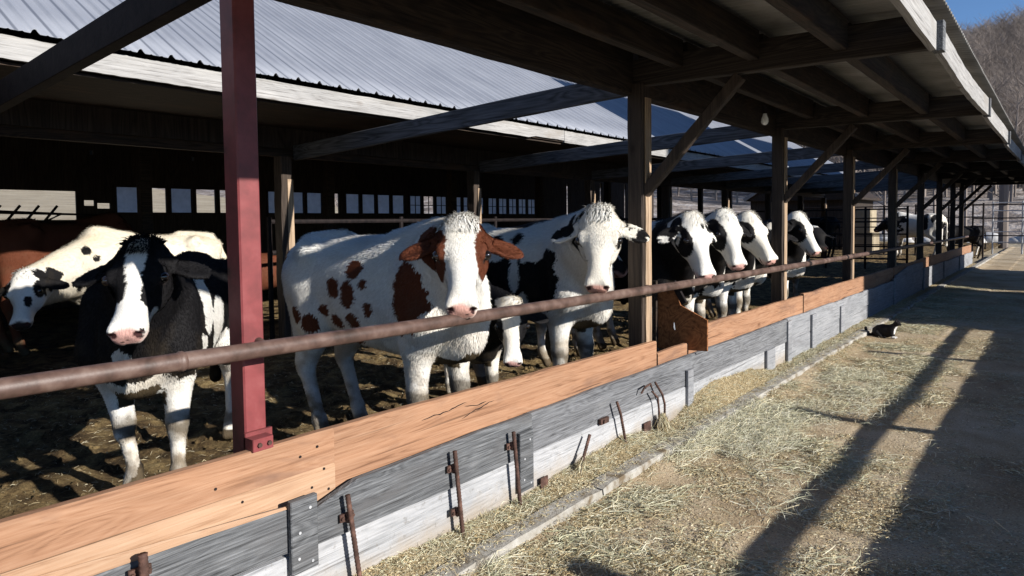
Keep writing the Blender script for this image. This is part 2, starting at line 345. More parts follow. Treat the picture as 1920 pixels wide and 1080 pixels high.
# ------------------------------------------------------------------ feed barrier: boards, stakes, plates
bunk = thing('feed_barrier', 'long feed barrier of new orange planks above weathered grey boards beside the lane', 'feed barrier', (-2.3, 5, 0))
def plank(x, th, segs, mat, name='plank', label=None, seed=0, wav=0.006):
    """upright board following (y, zbottom, ztop) stations, worn uneven top edge"""
    r_ = random.Random(seed); ys = np.array([s_[0] for s_ in segs]); zb = np.array([s_[1] for s_ in segs]); zt = np.array([s_[2] for s_ in segs])
    n = max(2, int((ys[-1]-ys[0])/0.07)); yy = np.linspace(ys[0], ys[-1], n+1); b = np.interp(yy, ys, zb); t_ = np.interp(yy, ys, zt)
    nz = (fbm(np.stack([yy, yy*0+seed, yy*0], 1), 3.0, 4, seed)-0.5)*2*wav
    t_ = t_+nz; b = b+nz[::-1]*0.5; bow = 0.006*np.sin(yy*0.9+seed)
    vs = []; fs = []
    for i in range(n+1):
        c = 0.007; x0 = x+bow[i]
        for (a, z) in ((0, b[i]), (0, t_[i]-c), (-c, t_[i]), (-th+c, t_[i]), (-th, t_[i]-c), (-th, b[i])): vs.append((x0+a, yy[i], z))
    for i in range(n):
        for k in range(6): fs.append((i*6+k, i*6+(k+1) % 6, (i+1)*6+(k+1) % 6, (i+1)*6+k))
    fs.append((5, 4, 3, 2, 1, 0)); fs.append(tuple(n*6+k for k in range(6)))
    return mk(name, vs, fs, mat, bunk, label=label, smooth=False)
# new orange planks (top row)
plank(-2.345, .045, [(-1.2, .625, .77), (1.715, .61, .752)], M['orange'], label='smooth orange plank top edge board nearest the camera', seed=1)
plank(-2.338, .045, [(-1.2, .49, .622), (1.715, .47, .607)], M['orange2'], label='pale orange lower plank nearest the camera', seed=2, wav=.003)
plank(-2.345, .045, [(1.72, .49, .752), (4.62, .47, .70)], M['orange'], label='knotty orange plank with a long split', seed=3)
plank(-2.36, .04, [(4.67, .47, .60), (5.55, .45, .60)], M['orange'], label='short orange board under the brown plywood panel', seed=4)
plank(-2.345, .045, [(5.56, .45, .715), (8.35, .45, .70)], M['orange'], seed=5)
plank(-2.345, .045, [(8.37, .45, .72), (13.9, .42, .70)], M['orange'], seed=6, wav=.012)
plank(-2.345, .045, [(13.95, .40, .70), (18.2, .40, .70)], M['orange'], seed=7, wav=.012)
plank(-2.345, .045, [(18.3, .40, .70), (27.5, .40, .66)], M['orange'], seed=8, wav=.012)
# weathered boards
plank(-2.285, .04, [(-1.2, .36, .62), (0.9, .36, .56), (1.5, .34, .51)], M['greyboard'], label='grey board with a raw splintered upper edge', seed=11, wav=.004)
plank(-2.288, .018, [(-1.2, .56, .645), (0.5, .54, .60), (1.1, .53, .553), (1.45, .515, .522)], M['orange2'], name='splintered_edge', seed=12, wav=.003)
plank(-2.285, .04, [(1.57, .33, .47), (1.78, .325, .53), (2.6, .31, .535), (3.0, .31, .53)], M['greyboard'], label='charcoal grey deeply grained board', seed=13, wav=.008)
plank(-2.285, .04, [(3.0, .31, .53), (7.55, .28, .52)], M['slate'], seed=14, wav=.006)
plank(-2.29, .04, [(-1.2, -.02, .355), (2.9, -.02, .305)], M['paleboard'], label='bleached white lower board', seed=15, wav=.003)
plank(-2.29, .04, [(2.905, -.02, .305), (7.55, -.02, .275)], M['paleboard'], seed=16, wav=.003)
plank(-2.285, .04, [(7.6, .27, .52), (11.2, .27, .50)], M['midboard'], seed=17, wav=.012)
plank(-2.29, .04, [(7.6, -.02, .265), (9.9, -.02, .265)], M['midboard'], seed=18)
plank(-2.29, .04, [(9.93, -.02, .265), (13.6, -.02, .25)], M['midboard'], seed=19)
plank(-2.285, .04, [(11.25, .27, .50), (13.6, .255, .49)], M['midboard'], seed=20, wav=.015)
for i, (a, b) in enumerate([(13.65, 16.9), (16.95, 20.2), (20.25, 23.6), (23.65, 27.5)]):
    plank(-2.285, .04, [(a, .26, .52-.02*i), (b, .26, .50-.02*i)], M['midboard'], seed=30+i, wav=.015)
    plank(-2.29, .04, [(a, -.02, .255), (b, -.02, .255)], M['midboard'], seed=40+i)
plank(-2.30, .03, [(13.9, .50, .56), (15.2, .5, .66), (17.0, .5, .64)], M['midboard'], name='spill_board', seed=51)
# vertical splice plates nailed over the joints
for (y0, y1, z0, z1, mt) in [(1.45, 1.57, .26, .545, 'greyboard'), (2.86, 2.98, .13, .455, 'greyboard'), (5.0, 5.1, .05, .42, 'midboard'), (6.86, 7.1, .03, .29, 'midboard'), (7.53, 7.66, .0, .50, 'midboard'), (8.45, 8.62, .06, .47, 'midboard'), (9.8, 9.98, .0, .43, 'midboard'), (13.55, 13.72, -.0, .53, 'midboard'), (16.86, 17.0, 0, .52, 'midboard'), (20.15, 20.3, 0, .5, 'midboard'), (23.5, 23.7, 0, .47, 'midboard')]:
    p = MB().box(-2.283, -2.258, y0, y1, z0, z1, 0.004).done('splice_plate', M[mt], bunk)
    if y0 < 3:
        for (yy, zz) in ((.25, .2), (.75, .1), (.3, .55), (.7, .85)):
            a = np.array((-2.259, y0+(y1-y0)*yy, z0+(z1-z0)*zz)); MB().tube([a, a+(.004, 0, 0)], .006, 8).done('nail_head', M['galv'], p)
for (y0, y1, z0, z1) in [(4.28, 4.38, .02, .17), (3.05, 3.12, .06, .15), (6.95, 6.99, .0, .12)]:
    MB().box(-2.272, -2.262, y0, y1, z0, z1, 0.002).done('rust_plate', M['rust'], bunk)
def stake(name_lbl, pts, r=0.0105, clips=()):
    pts = [np.array(p, float) for p in pts]; P = []; R = []
    for a, b in zip(pts[:-1], pts[1:]):
        n = max(2, int(np.linalg.norm(b-a)/0.008))
        for i in range(n): P.append(a+(b-a)*i/n); R.append(r*(1.12 if len(P) % 2 else 0.93))
    P.append(pts[-1]); R.append(r)
    s_ = MB().tube(P, R, 8).done('rebar_stake', M['rust'], bunk, smooth=True, label=name_lbl)
    for z in clips:
        c = np.array((-2.262, np.interp(z, [pts[-1][2], pts[0][2]] if pts[0][2] > pts[-1][2] else [pts[0][2], pts[-1][2]], [pts[-1][1], pts[0][1]] if pts[0][2] > pts[-1][2] else [pts[0][1], pts[-1][1]]), z))
        cl = MB(); cl.box(c[0]-.012, c[0]+.0, c[1]-.035, c[1]+.035, z-.016, z+.016, .003); cl.tube([c+(0.0, 0, -.018), c+(0.012, 0, 0), c+(0.0, 0, .018)], .011, 8); cl.tube([c+(0, .026, 0), c+(.008, .026, 0)], .007, 6); cl.tube([c+(0, -.026, 0), c+(.008, -.026, 0)], .007, 6)
        cl.done('clip', M['rust'], bunk)
stake(None, [(-2.24, 1.70, .50), (-2.235, 1.76, .05)], clips=(.40,))
stake(None, [(-2.24, 2.33, .51), (-2.235, 2.38, .02)], clips=(.42, .20))
stake(None, [(-2.24, 2.78, .49), (-2.235, 2.83, .03)], clips=(.41,))
stake('thin bent rebar stake', [(-2.24, 3.86, .42), (-2.235, 3.90, .33), (-2.235, 3.98, .08)], r=.009)
stake('leaning rebar stake wrapped in hay', [(-2.235, 3.52, .29), (-2.2, 3.30, .03)], r=.010)
stake('curved rusty bar', [(-2.25, 4.42, .44), (-2.235, 4.50, .34), (-2.235, 4.54, .26), (-2.235, 4.54, .14)], r=.008)
stake(None, [(-2.25, 4.37, .385), (-2.235, 4.43, .33), (-2.235, 4.46, .18)], r=.007)
stake('thick threaded rusty bolt', [(-2.235, .905, .57), (-2.235, .912, .40)], r=.014, clips=(.50,))
c = MB(); c.box(-2.283, -2.262, 3.70, 3.80, .30, .335, .003); c.tube([(-2.265, 3.73, .318), (-2.25, 3.73, .318)], .012, 8); c.done('clip', M['rust'], bunk)
c = MB(); c.tube([(-2.255, 4.22, .40), (-2.24, 4.24, .44), (-2.24, 4.33, .45), (-2.25, 4.36, .42)], .007, 6); c.done('clip', M['rust'], bunk)
# nails in the orange board
for (yy, zz) in ((1.63, .70), (1.66, .60), (1.6, .54), (1.55, .68), (1.68, .51), (1.3, .58), (1.2, .66)):
    MB().tube([(-2.3385, yy, zz), (-2.3365, yy, zz)], .0055, 8).done('nail', M['darksteel'], bunk)

# crack in plank
for k, (y0, z0, dz, nn) in enumerate(((2.22, .665, .0016, 16), (2.52, .672, -.0008, 9), (2.50, .605, .0022, 13))):
    P = []; r_ = random.Random(k+3); zz = z0
    for i in range(nn): zz += dz+r_.uniform(-.0045, .0045); P.append((-2.3445+0.001+.006*math.sin((y0+i*.021)*.9+3), y0+i*.021, zz))
    MB().tube(P, [0.0004+r_.uniform(.0012, .0034)*math.sin(math.pi*i/(nn-1))**.5 for i in range(nn)], 5).done('wood_split', M['darksteel'], bunk)

# neck rail pipe
rail = thing('neck_rail', 'long rusty brown pipe rail along the front of the feed barrier', 'rail', (-2.36, 5, 0.2))
ys = [-1.5, .59, 1.36, 2.11, 4.89, 7.8, 10.9, 15, 20, 25.9]; zs = [1.17, 1.152, 1.142, 1.13, 1.10, 1.08, 1.062, 1.04, 1.01, .985]
pts = []
for i in range(len(ys)-1):
    for k in range(6): q = k/6; pts.append((-2.30, ys[i]+(ys[i+1]-ys[i])*q, zs[i]+(zs[i+1]-zs[i])*q))
pts.append((-2.30, ys[-1], zs[-1]))
RR = 0.031
autosmooth(MB().tube(pts, RR, 20).done('pipe', M['pipe'], rail))
def ringpts(y, w_, r): z = np.interp(y, ys, zs); return [(-2.30, y-w_, z), (-2.30, y-w_/3, z), (-2.30, y+w_/3, z), (-2.30, y+w_, z)], [RR, r, r, RR]
a, b = ringpts(1.075, .012, RR+.004); autosmooth(MB().tube(a, b, 20).done('weld', M['pipe'], rail))
for y in (8.4, 10.2): a, b = ringpts(y, .05, RR+.006); autosmooth(MB().tube(a, b, 16).done('collar', M['darksteel'], rail))
for y in (1.44, 4.56, 7.79, 10.97, 14.32, 17.59, 20.6, 23.4, 25.6):
    z = float(np.interp(y, ys, zs)); autosmooth(MB().tube([(-2.40, y-.02, z+.012), (-2.32, y-.03, z)], .018, 10).done('bracket', M['pipe'], rail))

# plywood panel hung at the first timber post
pl = thing('plywood_panel', 'dark brown plywood panel with a cut corner hung beside the first timber post', 'panel', (-2.4, 5.2, 0.5))
prof = [(-2.64, .53), (-2.19, .55), (-2.19, .80), (-2.42, .905), (-2.47, 1.06), (-2.64, 1.06)]
vs = [(x, 5.2, z) for x, z in prof]+[(x, 5.219, z) for x, z in prof]; n = len(prof)
mk('board', vs, [tuple(range(n-1, -1, -1))[::-1], tuple(range(2*n-1, n-1, -1))]+[(i, (i+1) % n, n+(i+1) % n, n+i)[::-1] for i in range(n)], M['ply'], pl)
MB().box(-2.66, -2.62, 5.17, 5.197, .5, 1.1, .004).done('batten', M['darkwood'], pl)
MB().tube([(-2.47, 5.19, .76), (-2.468, 5.188, .72), (-2.46, 5.185, .70)], [.004, .009, .004], 6).done('bracket', M['galv'], pl)
MB().beam((-2.46, 5.15, 1.10), (-2.36, 5.15, .93), .03, .05).done('strap', M['darksteel'], pl)

# ------------------------------------------------------------------ feed shed (open roof over the lane edge)
PY = [4.56, 7.79, 10.97, 14.32, 17.59, 20.6, 23.4, 25.6]
shed = thing('feed_shed', 'open sided feed shed roof on timber posts covering the feed lane edge', 'shed', (-2.0, 8, 0))
GY = [-1.85, 1.40]+PY
roofz = lambda x: 2.785-(x+0.50)*0.075   # rises slightly to the back
for i, y in enumerate(PY):
    p = MB().beam((-2.45+.06*0, y, 0.05), (-2.45, y, 2.60), .125, .125, .008, side=(1, 0, 0), n=16, jit=.003).done('post', M['postdark'], shed)
    if i < 4: MB().beam((-2.381, y+.012, 0.1), (-2.381, y+.012, 2.5), .012, .088, .003, side=(1, 0, 0), n=20, jit=.0015).done('lit_face_strip', M['postwood'], p)  # added pale strip: the post's sunlit lane side put into the colour
MB().beam((-2.45, -1.85, .05), (-2.45, -1.85, 2.6), .125, .125, .008, side=(1, 0, 0), n=4).done('post', M['postdark'], shed)
# red steel post with foot plate
rp = MB().box(-2.50, -2.40, 1.355, 1.445, .1, 2.62, .006).done('steel_post', M['redpaint'], shed, label='red painted steel post nearest the camera')
fp = MB(); fp.box(-2.398, -2.33, 1.345, 1.43, .753, .80, .003); fp.box(-2.398, -2.384, 1.345, 1.46, .753, .815, .003)
fp.done('foot_bracket', M['redpaint'], rp)
for yy in (1.37, 1.41): MB().tube([(-2.3300, yy, .776), (-2.321, yy, .776)], .009, 6).done('bolt', M['rust'], rp)
for i, y in enumerate(GY):
    sag = 0.0
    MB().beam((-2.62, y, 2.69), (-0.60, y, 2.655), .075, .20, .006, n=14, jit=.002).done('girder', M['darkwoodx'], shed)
    if y > 4:
        MB().beam((-2.405, y, 1.80), (-1.69, y, 2.56), .07, .075, .008, side=(0, 1, 0), n=8, jit=.003).done('brace', M['postdark'], shed)
# Y beams between the girders
for x in (-1.06, -1.59, -2.12):
    for a, b in zip(GY[:-1], GY[1:]):
        dz = random.uniform(-.008, .008)
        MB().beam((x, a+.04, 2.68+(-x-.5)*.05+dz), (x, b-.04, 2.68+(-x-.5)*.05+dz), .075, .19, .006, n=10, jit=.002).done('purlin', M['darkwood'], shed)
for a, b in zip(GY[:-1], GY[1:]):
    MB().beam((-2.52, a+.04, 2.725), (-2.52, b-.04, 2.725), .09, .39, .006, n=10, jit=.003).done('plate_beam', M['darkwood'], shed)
# tie beams back to the barn
st_ = MB().beam((-2.5, 1.40, 2.60), (-7.0, 1.42, 2.37), .07, .16, .004, side=(0, 1, 0)).done('tie_beam', M['darksteel'], shed, label='dark steel tie beam crossing to the barn')
for y in PY:
    MB().beam((-2.5, y, 2.62), (-6.9, y+.05, 2.40+y*.006), .05, .17, .006, n=14, jit=.003).done('tie_beam', M['tie'], shed)
# fascia boards, one per bay, slightly out of line
rr = random.Random(9)
ends = []
for i, (a, b) in enumerate(zip(GY[:-1], GY[1:])):
    o1, o2 = rr.uniform(-.012, .012), rr.uniform(-.012, .012); z1, z2 = 2.545+rr.uniform(-.01, .01), 2.545+rr.uniform(-.012, .012)
    vs = []; fs = []; n = 22
    for k in range(n+1):
        q = k/n; y = a+.03+(b-a-.06)*q; x = -.56+o1+(o2-o1)*q+.008*math.sin(q*5+i); zb = z1+(z2-z1)*q+rr.uniform(-.003, .003)+.012*math.sin(q*math.pi)*(1 if i % 2 else -1); zt = zb+.155
        vs += [(x, y, zb), (x, y, zt), (x-.035, y, zt), (x-.035, y, zb)]
    for k in range(n):
        for m in range(4): fs.append((k*4+m, k*4+(m+1) % 4, k*4+4+(m+1) % 4, k*4+4+m))
    fs += [(3, 2, 1, 0), tuple(n*4+m for m in range(4))]
    mk('fascia', vs, fs, M['fascia'], shed)
    c = MB(); c.box(-.585, -.53, b-.045, b+.045, 2.535, 2.70, .004); c.done('end_block', M['greyboard'], shed)
MB().box(-.63, -.60, -3, 2.1, 2.64, 2.765, .004).done('sun_stop_board', M['darkwood'], shed)  # added board: keeps sun above the fascia off the red post
# corrugated roof sheet: ribs run across the lane
def corrug(y0, y1, pitch, amp, xa, za, xb, zb, nx, th=.004, prof='sine', wob=0.0, wseed=0):
    ny = int(round((y1-y0)/pitch))*(8 if prof == 'sine' else 20); yy = np.linspace(y0, y1, ny+1)
    ph = ((yy-y0)/pitch) % 1.0
    if prof == 'sine': h = amp*np.sin(2*math.pi*ph)
    else:   # trapezoid major rib each pitch plus two low stiffening ribs
        h = amp*np.clip((0.10-np.abs(ph-0.5))/0.045, 0, 1)+amp*.22*np.clip((0.05-np.abs(ph-0.17))/0.03, 0, 1)+amp*.22*np.clip((0.05-np.abs(ph-0.83))/0.03, 0, 1)
    q = np.linspace(0, 1, nx+1); X = xa+(xb-xa)*q; Z = za+(zb-za)*q
    XX, YY = np.meshgrid(X, yy, indexing='ij'); ZZ = Z[:, None]+h[None, :]
    if wob: ZZ = ZZ+wob*(fbm(P3(XX, YY), 0.8, 3, wseed).reshape(XX.shape)-.5)
    m = ny+1; top = np.stack([XX, YY, ZZ], -1).reshape(-1, 3); bot = top-np.array([0, 0, th]); i = (np.arange(nx)[:, None]*m+np.arange(ny)[None, :]).ravel(); N = len(top)
    F1 = np.stack([i, i+m, i+m+1, i+1], 1); F2 = F1[:, ::-1]+N
    e = np.arange(ny); E1 = np.stack([e, e+1, e+1+N, e+N], 1); k0 = nx*m; E2 = np.stack([k0+e+1, k0+e, k0+e+N, k0+e+1+N], 1)
    g = np.arange(nx)*m; E3 = np.stack([g+m, g, g+N, g+m+N], 1); g2 = g+m-1; E4 = np.stack([g2, g2+m, g2+m+N, g2+N], 1)
    return np.concatenate([top, bot]), np.concatenate([F1, F2, E1, E2, E3, E4])
v, f = corrug(-3.0, 26.4, .076, .009, -.52, roofz(-.52)+.0, -2.60, roofz(-2.60), 10, wob=.03, wseed=5)
mk('roof', v, f, M['deck'], shed, smooth=True)
# light bulb
BY = 6.12
bl = thing('light_bulb', 'unlit white bulb in a socket under the shed roof between the first two timber posts', 'light bulb', (-2.05, BY, 2.5))
MB().tube([(-2.05, BY, 2.60), (-2.05, BY, 2.53)], .022, 10).done('socket', M['darksteel'], bl)
autosmooth(MB().tube([(-2.05, BY, 2.53), (-2.05, BY, 2.51), (-2.05, BY, 2.485), (-2.05, BY, 2.46), (-2.05, BY, 2.44), (-2.05, BY, 2.43)], [.015, .02, .03, .032, .024, .008], 14).done('globe', M['bulb'], bl), 80)

# ------------------------------------------------------------------ big barn on the left
barn = thing('cattle_barn', 'long open fronted cattle barn with grey ribbed steel roof behind the pen', 'barn', (-9, 12, 0))
EX, EZ, TP = -5.5, 2.945, 0.60
v, f = corrug(-6, 27.5, .228, .03, EX+.06, EZ-.03, EX-6.5, EZ+TP*6.5, 16, th=.006, prof='trap', wob=.02, wseed=9)
mk('roof', v, f, M['roof'], barn, smooth=False)
mk('rear_roof', *corrug(-6, 27.5, .228, .03, EX-6.52, EZ+TP*6.5, -15.2, 3.0, 4, th=.006, prof='trap'), M['roof'], barn)
rr = random.Random(3); a = -6.0
for b in (1.35, 3.05, 8.05, 12.6, 17.5, 22.5, 27.5):
    vs = []; fs = []; n = 30
    for k in range(n+1):
        q = k/n; y = a+.004+(b-a-.008)*q; zb = 2.725+.006*math.sin(y*1.3)+rr.uniform(-.003, .003)+(.03*q if abs(b-8.05) < .1 and q > .86 else 0); zt = 2.885+rr.uniform(-.004, .004)
        vs += [(EX, y, zb), (EX, y, zt), (EX-.035, y, zt), (EX-.035, y, zb)]
    for k in range(n):
        for m in range(4): fs.append((k*4+m, k*4+(m+1) % 4, k*4+4+(m+1) % 4, k*4+4+m))
    fs += [(3, 2, 1, 0), tuple(n*4+m for m in range(4))]
    mk('fascia', vs, fs, M['fascia'], barn); a = b
BX = -6.9
MB().box(EX-.03, EX-.06, -6, 27.4, 2.73, 2.87).done('fascia_backer', M['darkwood'], barn)
# header siding wall above the opening
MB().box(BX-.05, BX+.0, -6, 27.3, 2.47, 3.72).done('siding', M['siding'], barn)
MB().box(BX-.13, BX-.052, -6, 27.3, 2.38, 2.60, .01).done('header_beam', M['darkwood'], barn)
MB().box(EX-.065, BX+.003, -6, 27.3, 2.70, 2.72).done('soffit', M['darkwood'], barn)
BPY = [-2.4, 1.0, 4.46, 7.7, 10.95, 14.2, 17.6, 21, 24.3, 27.2]
for i, y in enumerate(BPY):
    MB().beam((BX-.02, y, .05), (BX-.02, y, 2.375), .15, .15, .01, side=(1, 0, 0), n=14, jit=.008).done('post', M['postdark'], barn)
    MB().beam((BX+.062, y+.035, .1), (BX+.062, y+.035, 2.12), .012, .075, .003, side=(1, 0, 0), n=14, jit=.002).done('lit_face_strip', M['postwood'], barn)  # pale strip paints the sunlit lower part of each barn post
for i, y in enumerate(BPY):
    MB().beam((-10.5, y, .05), (-10.5, y, 4.6), .16, .16, .01, side=(1, 0, 0)).done('post', M['darkwood'], barn)
# rafters under the roof
for k in range(34):
    y = -5.5+k; MB().beam((EX-.2, y, EZ+.02), (EX-6.3, y, EZ+TP*6.1-.16), .05, .15, .003).done('rafter', M['darkwood'], barn)
MB().box(-10.62, -10.5, -6, 27.3, 2.9, 3.1).done('inner_beam', M['darkwood'], barn)
# back wall with a long row of panes
WX = -14.0
wins = []; y = 5.42
gapseq = [0, 0, 0, 0, 0, 1, 0, 0, 0, 1, 0, 0, 0, 1, 0, 0, 1, 0, 0, 1, 0, 0, 0, 0, 0]
for g in gapseq:
    wins.append((y, y+.43)); y += .50+(0.13 if g else 0.01)
wins = [w_ for w_ in wins if w_[1] < 19]
wz0, wz1 = 1.87, 2.37
ops = [(3.05, 4.75, 1.74, 2.26)]+[(a, b, wz0, wz1) for a, b in wins]
holes = [(5.0, 5.06, 2.94, 3.02), (5.93, 5.99, 2.95, 3.03), (6.9, 6.96, 2.95, 3.03), (5.02, 5.07, 3.35, 4.2), (2.2, 2.5, 2.98, 3.02), (2.6, 2.85, 2.98, 3.01), (2.95, 3.1, 2.97, 3.0),
         (2.7, 3.0, 1.99, 2.07), (4.88, 5.05, 2.0, 2.1), (5.1, 5.32, 1.95, 2.05)]
def wallwith(name, ops, y0, y1, z0, z1, mat, parent, x0, x1):
    yc = sorted({y0, y1}|{o[0] for o in ops}|{o[1] for o in ops}); zc = sorted({z0, z1}|{o[2] for o in ops}|{o[3] for o in ops})
    m = MB()
    for a, b in zip(yc[:-1], yc[1:]):
        run = None
        for c, d in zip(zc[:-1], zc[1:]):
            hole = any(o[0] <= (a+b)/2 <= o[1] and o[2] <= (c+d)/2 <= o[3] for o in ops)
            if hole:
                if run: m.box(x0, x1, a, b, run[0], run[1]); run = None
            else: run = (run[0], d) if run else (c, d)
        if run: m.box(x0, x1, a, b, run[0], run[1])
    return m.done(name, mat, parent)
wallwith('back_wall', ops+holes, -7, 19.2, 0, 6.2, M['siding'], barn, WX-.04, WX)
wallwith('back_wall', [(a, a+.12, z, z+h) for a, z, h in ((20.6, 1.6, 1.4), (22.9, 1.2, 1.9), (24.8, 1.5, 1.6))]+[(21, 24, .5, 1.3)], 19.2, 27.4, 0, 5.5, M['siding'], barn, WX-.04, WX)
clear = {1, 3, 4, 9, 15}
for i, (a, b) in enumerate(wins):
    fr = MB(); fr.box(WX+.003, WX+.03, a-.03, a+.012, wz0-.03, wz1+.03); fr.box(WX+.003, WX+.03, b-.012, b+.03, wz0-.03, wz1+.03); fr.box(WX+.003, WX+.028, a+.012, b-.012, wz0-.03, wz0+.01); fr.box(WX+.003, WX+.028, a+.012, b-.012, wz1-.01, wz1+.03)
    if i >= 14: fr.box(WX+.003, WX+.02, a+.012, b-.012, 2.1, 2.12); fr.box(WX+.003, WX+.02, (a+b)/2-.01, (a+b)/2+.01, wz0, wz1)
    wo_ = fr.done('window', M['darkwood'], barn)
    if i not in clear: MB().box(WX-.03, WX-.026, a+.001, b-.001, wz0+.001, wz1-.001).done('pane', M['pane'], wo_)
MB().box(WX+.0, WX-.04, -7, -7.05, 0, 6).done('back_wall_end', M['siding'], barn)
# near gable closing the barn behind the camera side
mk('gable_wall', [(BX, -6, 0), (WX, -6, 0), (WX, -6, 4.4), (EX-6.5, -6, EZ+TP*6.5-.05), (EX-.3, -6, EZ+.1), (BX, -6, 2.5)]+[(BX, -6.04, 0), (WX, -6.04, 0), (WX, -6.04, 4.4), (EX-6.5, -6.04, EZ+TP*6.5-.05), (EX-.3, -6.04, EZ+.1), (BX, -6.04, 2.5)], [(0, 1, 2, 3, 4, 5), (11, 10, 9, 8, 7, 6)]+[(i, 6+i, 6+(i+1) % 6, (i+1) % 6) for i in range(6)], M['siding'], barn)
# inside rails (dark pipe fences)
def pipe_fence(label, a, b, zs_, posts, r=.022, mat='darksteel', group=None, cat='fence', pr=.03, name='pipe_fence'):
    a = np.array(a, float); b = np.array(b, float); th_ = thing(name, label, cat, tuple((a+b)/2), group)
    for z in zs_: autosmooth(MB().tube([a+(0, 0, z), b+(0, 0, z)], r, 8).done('rail', M[mat], th_))
    for k in range(posts):
        p = a+(b-a)*k/max(1, posts-1); autosmooth(MB().tube([p, p+(0, 0, max(zs_)+.06)], pr, 8).done('post', M[mat], th_))
    return th_
pipe_fence('dark pipe rail fence across the barn mouth behind the spotted cattle', (-7.3, 4.5, .12), (-7.3, 19, .12), (1.15, 1.52), 8, r=.03)
pipe_fence('low dark feeder rail inside the barn at the far left', (-12.2, 1.6, .12), (-12.2, 6.2, .12), (.5, .95, 1.35), 4, r=.03)
gt = thing('feed_rack', 'black slanted tube rack silhouetted in the low barn opening', 'rack', (-12.5, 3.7, .1))
for k in range(4): MB().tube([(-12.5, 3.0+k*.25, 1.66), (-12.5, 3.22+k*.25, 1.95)], .02, 6).done('bar', M['darksteel'], gt)
MB().tube([(-12.5, 2.9, 1.68), (-12.5, 3.8, 1.70), (-12.5, 4.02, 1.82), (-12.5, 2.9, 1.87)], .022, 6).done('frame', M['darksteel'], gt)
MB().tube([(-12.5, 3.0, 1.84), (-12.5, 4.9, 1.80)], .02, 6).done('cross_bar', M['darksteel'], gt)
MB().tube([(-12.5, 3.3, .12), (-12.5, 3.3, 1.7)], .03, 6).done('leg', M['darksteel'], gt); MB().tube([(-12.5, 4.6, .12), (-12.5, 4.6, 1.8)], .03, 6).done('leg', M['darksteel'], gt)

# ------------------------------------------------------------------ beyond: fences, gates, small shed, boulders, trees
def gate(label, x0, x1, y, z0, zs_, mat, posts, name='tube_gate', group=None):
    return pipe_fence(label, (x0, y, z0), (x1, y, z0), zs_, posts, r=.022, mat=mat, cat='gate', name=name, group=group)
gate('dark tube fence closing the far end of the pen', -8.6, -2.2, 30, .1, (.45, .8, 1.15, 1.5, 1.95), 'darksteel', 7, name='tube_fence')
gate('nearer dark tube gate crossing the pen behind the last posts', -7.5, -3.3, 21.5, .1, (.35, .7, 1.05, 1.4, 1.75), 'darksteel', 5)
gate('galvanised tube gate at the end of the lane', -2.3, 1.8, 36, .0, (.5, .95, 1.4, 1.85, 2.2), 'galv', 5)
gate('dark tube gate across the lane end', -2.6, 1.6, 31, .0, (.9, 1.55, 2.05), 'darksteel', 3)
hs = thing('hay_shelter', 'small brown shelter with white gable trim beyond the barn', 'shelter', (-8.2, 34, 0))
MB().box(-12, -7.35, 33.8, 38, 0, 2.6).done('wall', M['siding'], hs)
mk('roof', [(-12.2, 33.5, 2.6), (-9.6, 33.5, 4.2), (-7.0, 33.5, 2.55), (-12.2, 38.2, 2.6), (-9.6, 38.2, 4.2), (-7.0, 38.2, 2.55), (-12.2, 33.5, 2.5), (-7.0, 33.5, 2.45), (-12.2, 38.2, 2.5), (-7.0, 38.2, 2.45)], [(0, 1, 4, 3), (1, 2, 5, 4), (6, 7, 2, 1, 0), (3, 4, 5, 9, 8), (6, 8, 9, 7), (0, 3, 8, 6), (2, 7, 9, 5)], M['darkwood'], hs)
MB().beam((-9.6, 33.42, 4.22), (-6.95, 33.42, 2.52), .05, .16, side=(0, 1, 0)).done('gable_trim', M['fascia'], hs)
MB().beam((-9.6, 33.42, 4.22), (-12.2, 33.42, 2.55), .05, .16, side=(0, 1, 0)).done('gable_trim', M['fascia'], hs)
hb = thing('straw_bale', 'pale brown straw bale stack beside the small shelter', 'bale', (-6.6, 31.5, 0)); 
MB().box(-7.2, -6.0, 31.2, 32.4, .05, 1.0, .05).done('bale', M['field'], hb); MB().box(-7.1, -6.1, 31.25, 32.3, 1.01, 2.0, .05).done('bale', M['field'], hb)
def boulder(x, y, s_, label, group):
    n = 10; m = 16; vs = []; 
    for i in range(n+1):
        for k in range(m):
            t_, p_ = math.pi*i/n, 2*math.pi*k/m; vs.append((math.sin(t_)*math.cos(p_), math.sin(t_)*math.sin(p_)*.8, math.cos(t_)*.6))
    vs = np.array(vs); d = 0.7+0.6*fbm(vs+x, 1.6, 3, int(abs(x*7))); vs = vs*d[:, None]*s_
    g = float(terr(np.array([[x]]), np.array([[y]]))[0, 0]); vs += (x, y, g+.2*s_)
    fs = [(i*m+k, (i+1)*m+k, (i+1)*m+(k+1) % m, i*m+(k+1) % m) for i in range(n) for k in range(m)]
    o = mk('boulder', vs, fs, M['stone'], smooth=True); return tag(o, label, 'boulder', group)
rr = random.Random(12)
for k in range(22):
    x_ = -16+k*.85+rr.uniform(-.3, .3); y_ = 50+rr.uniform(-1.5, 3); s_ = rr.uniform(.35, .8)
    q_ = 'small' if s_ < .5 else ('middling' if s_ < .65 else 'large')
    n_ = ['first', 'second', 'third', 'fourth', 'fifth', 'sixth', 'seventh', 'eighth', 'ninth', 'tenth', 'eleventh', 'twelfth', 'thirteenth', 'fourteenth', 'fifteenth', 'sixteenth', 'seventeenth', 'eighteenth', 'nineteenth', 'twentieth', 'twenty first', 'twenty second'][k]
    boulder(x_, y_, s_, q_+' pale boulder, '+n_+' from the left in the row under the slope', 'boulders at the foot of the slope')
boulder(-4.4, 47, 1.05, 'largest pale boulder at the foot of the slope near the lane end', 'boulders at the foot of the slope')

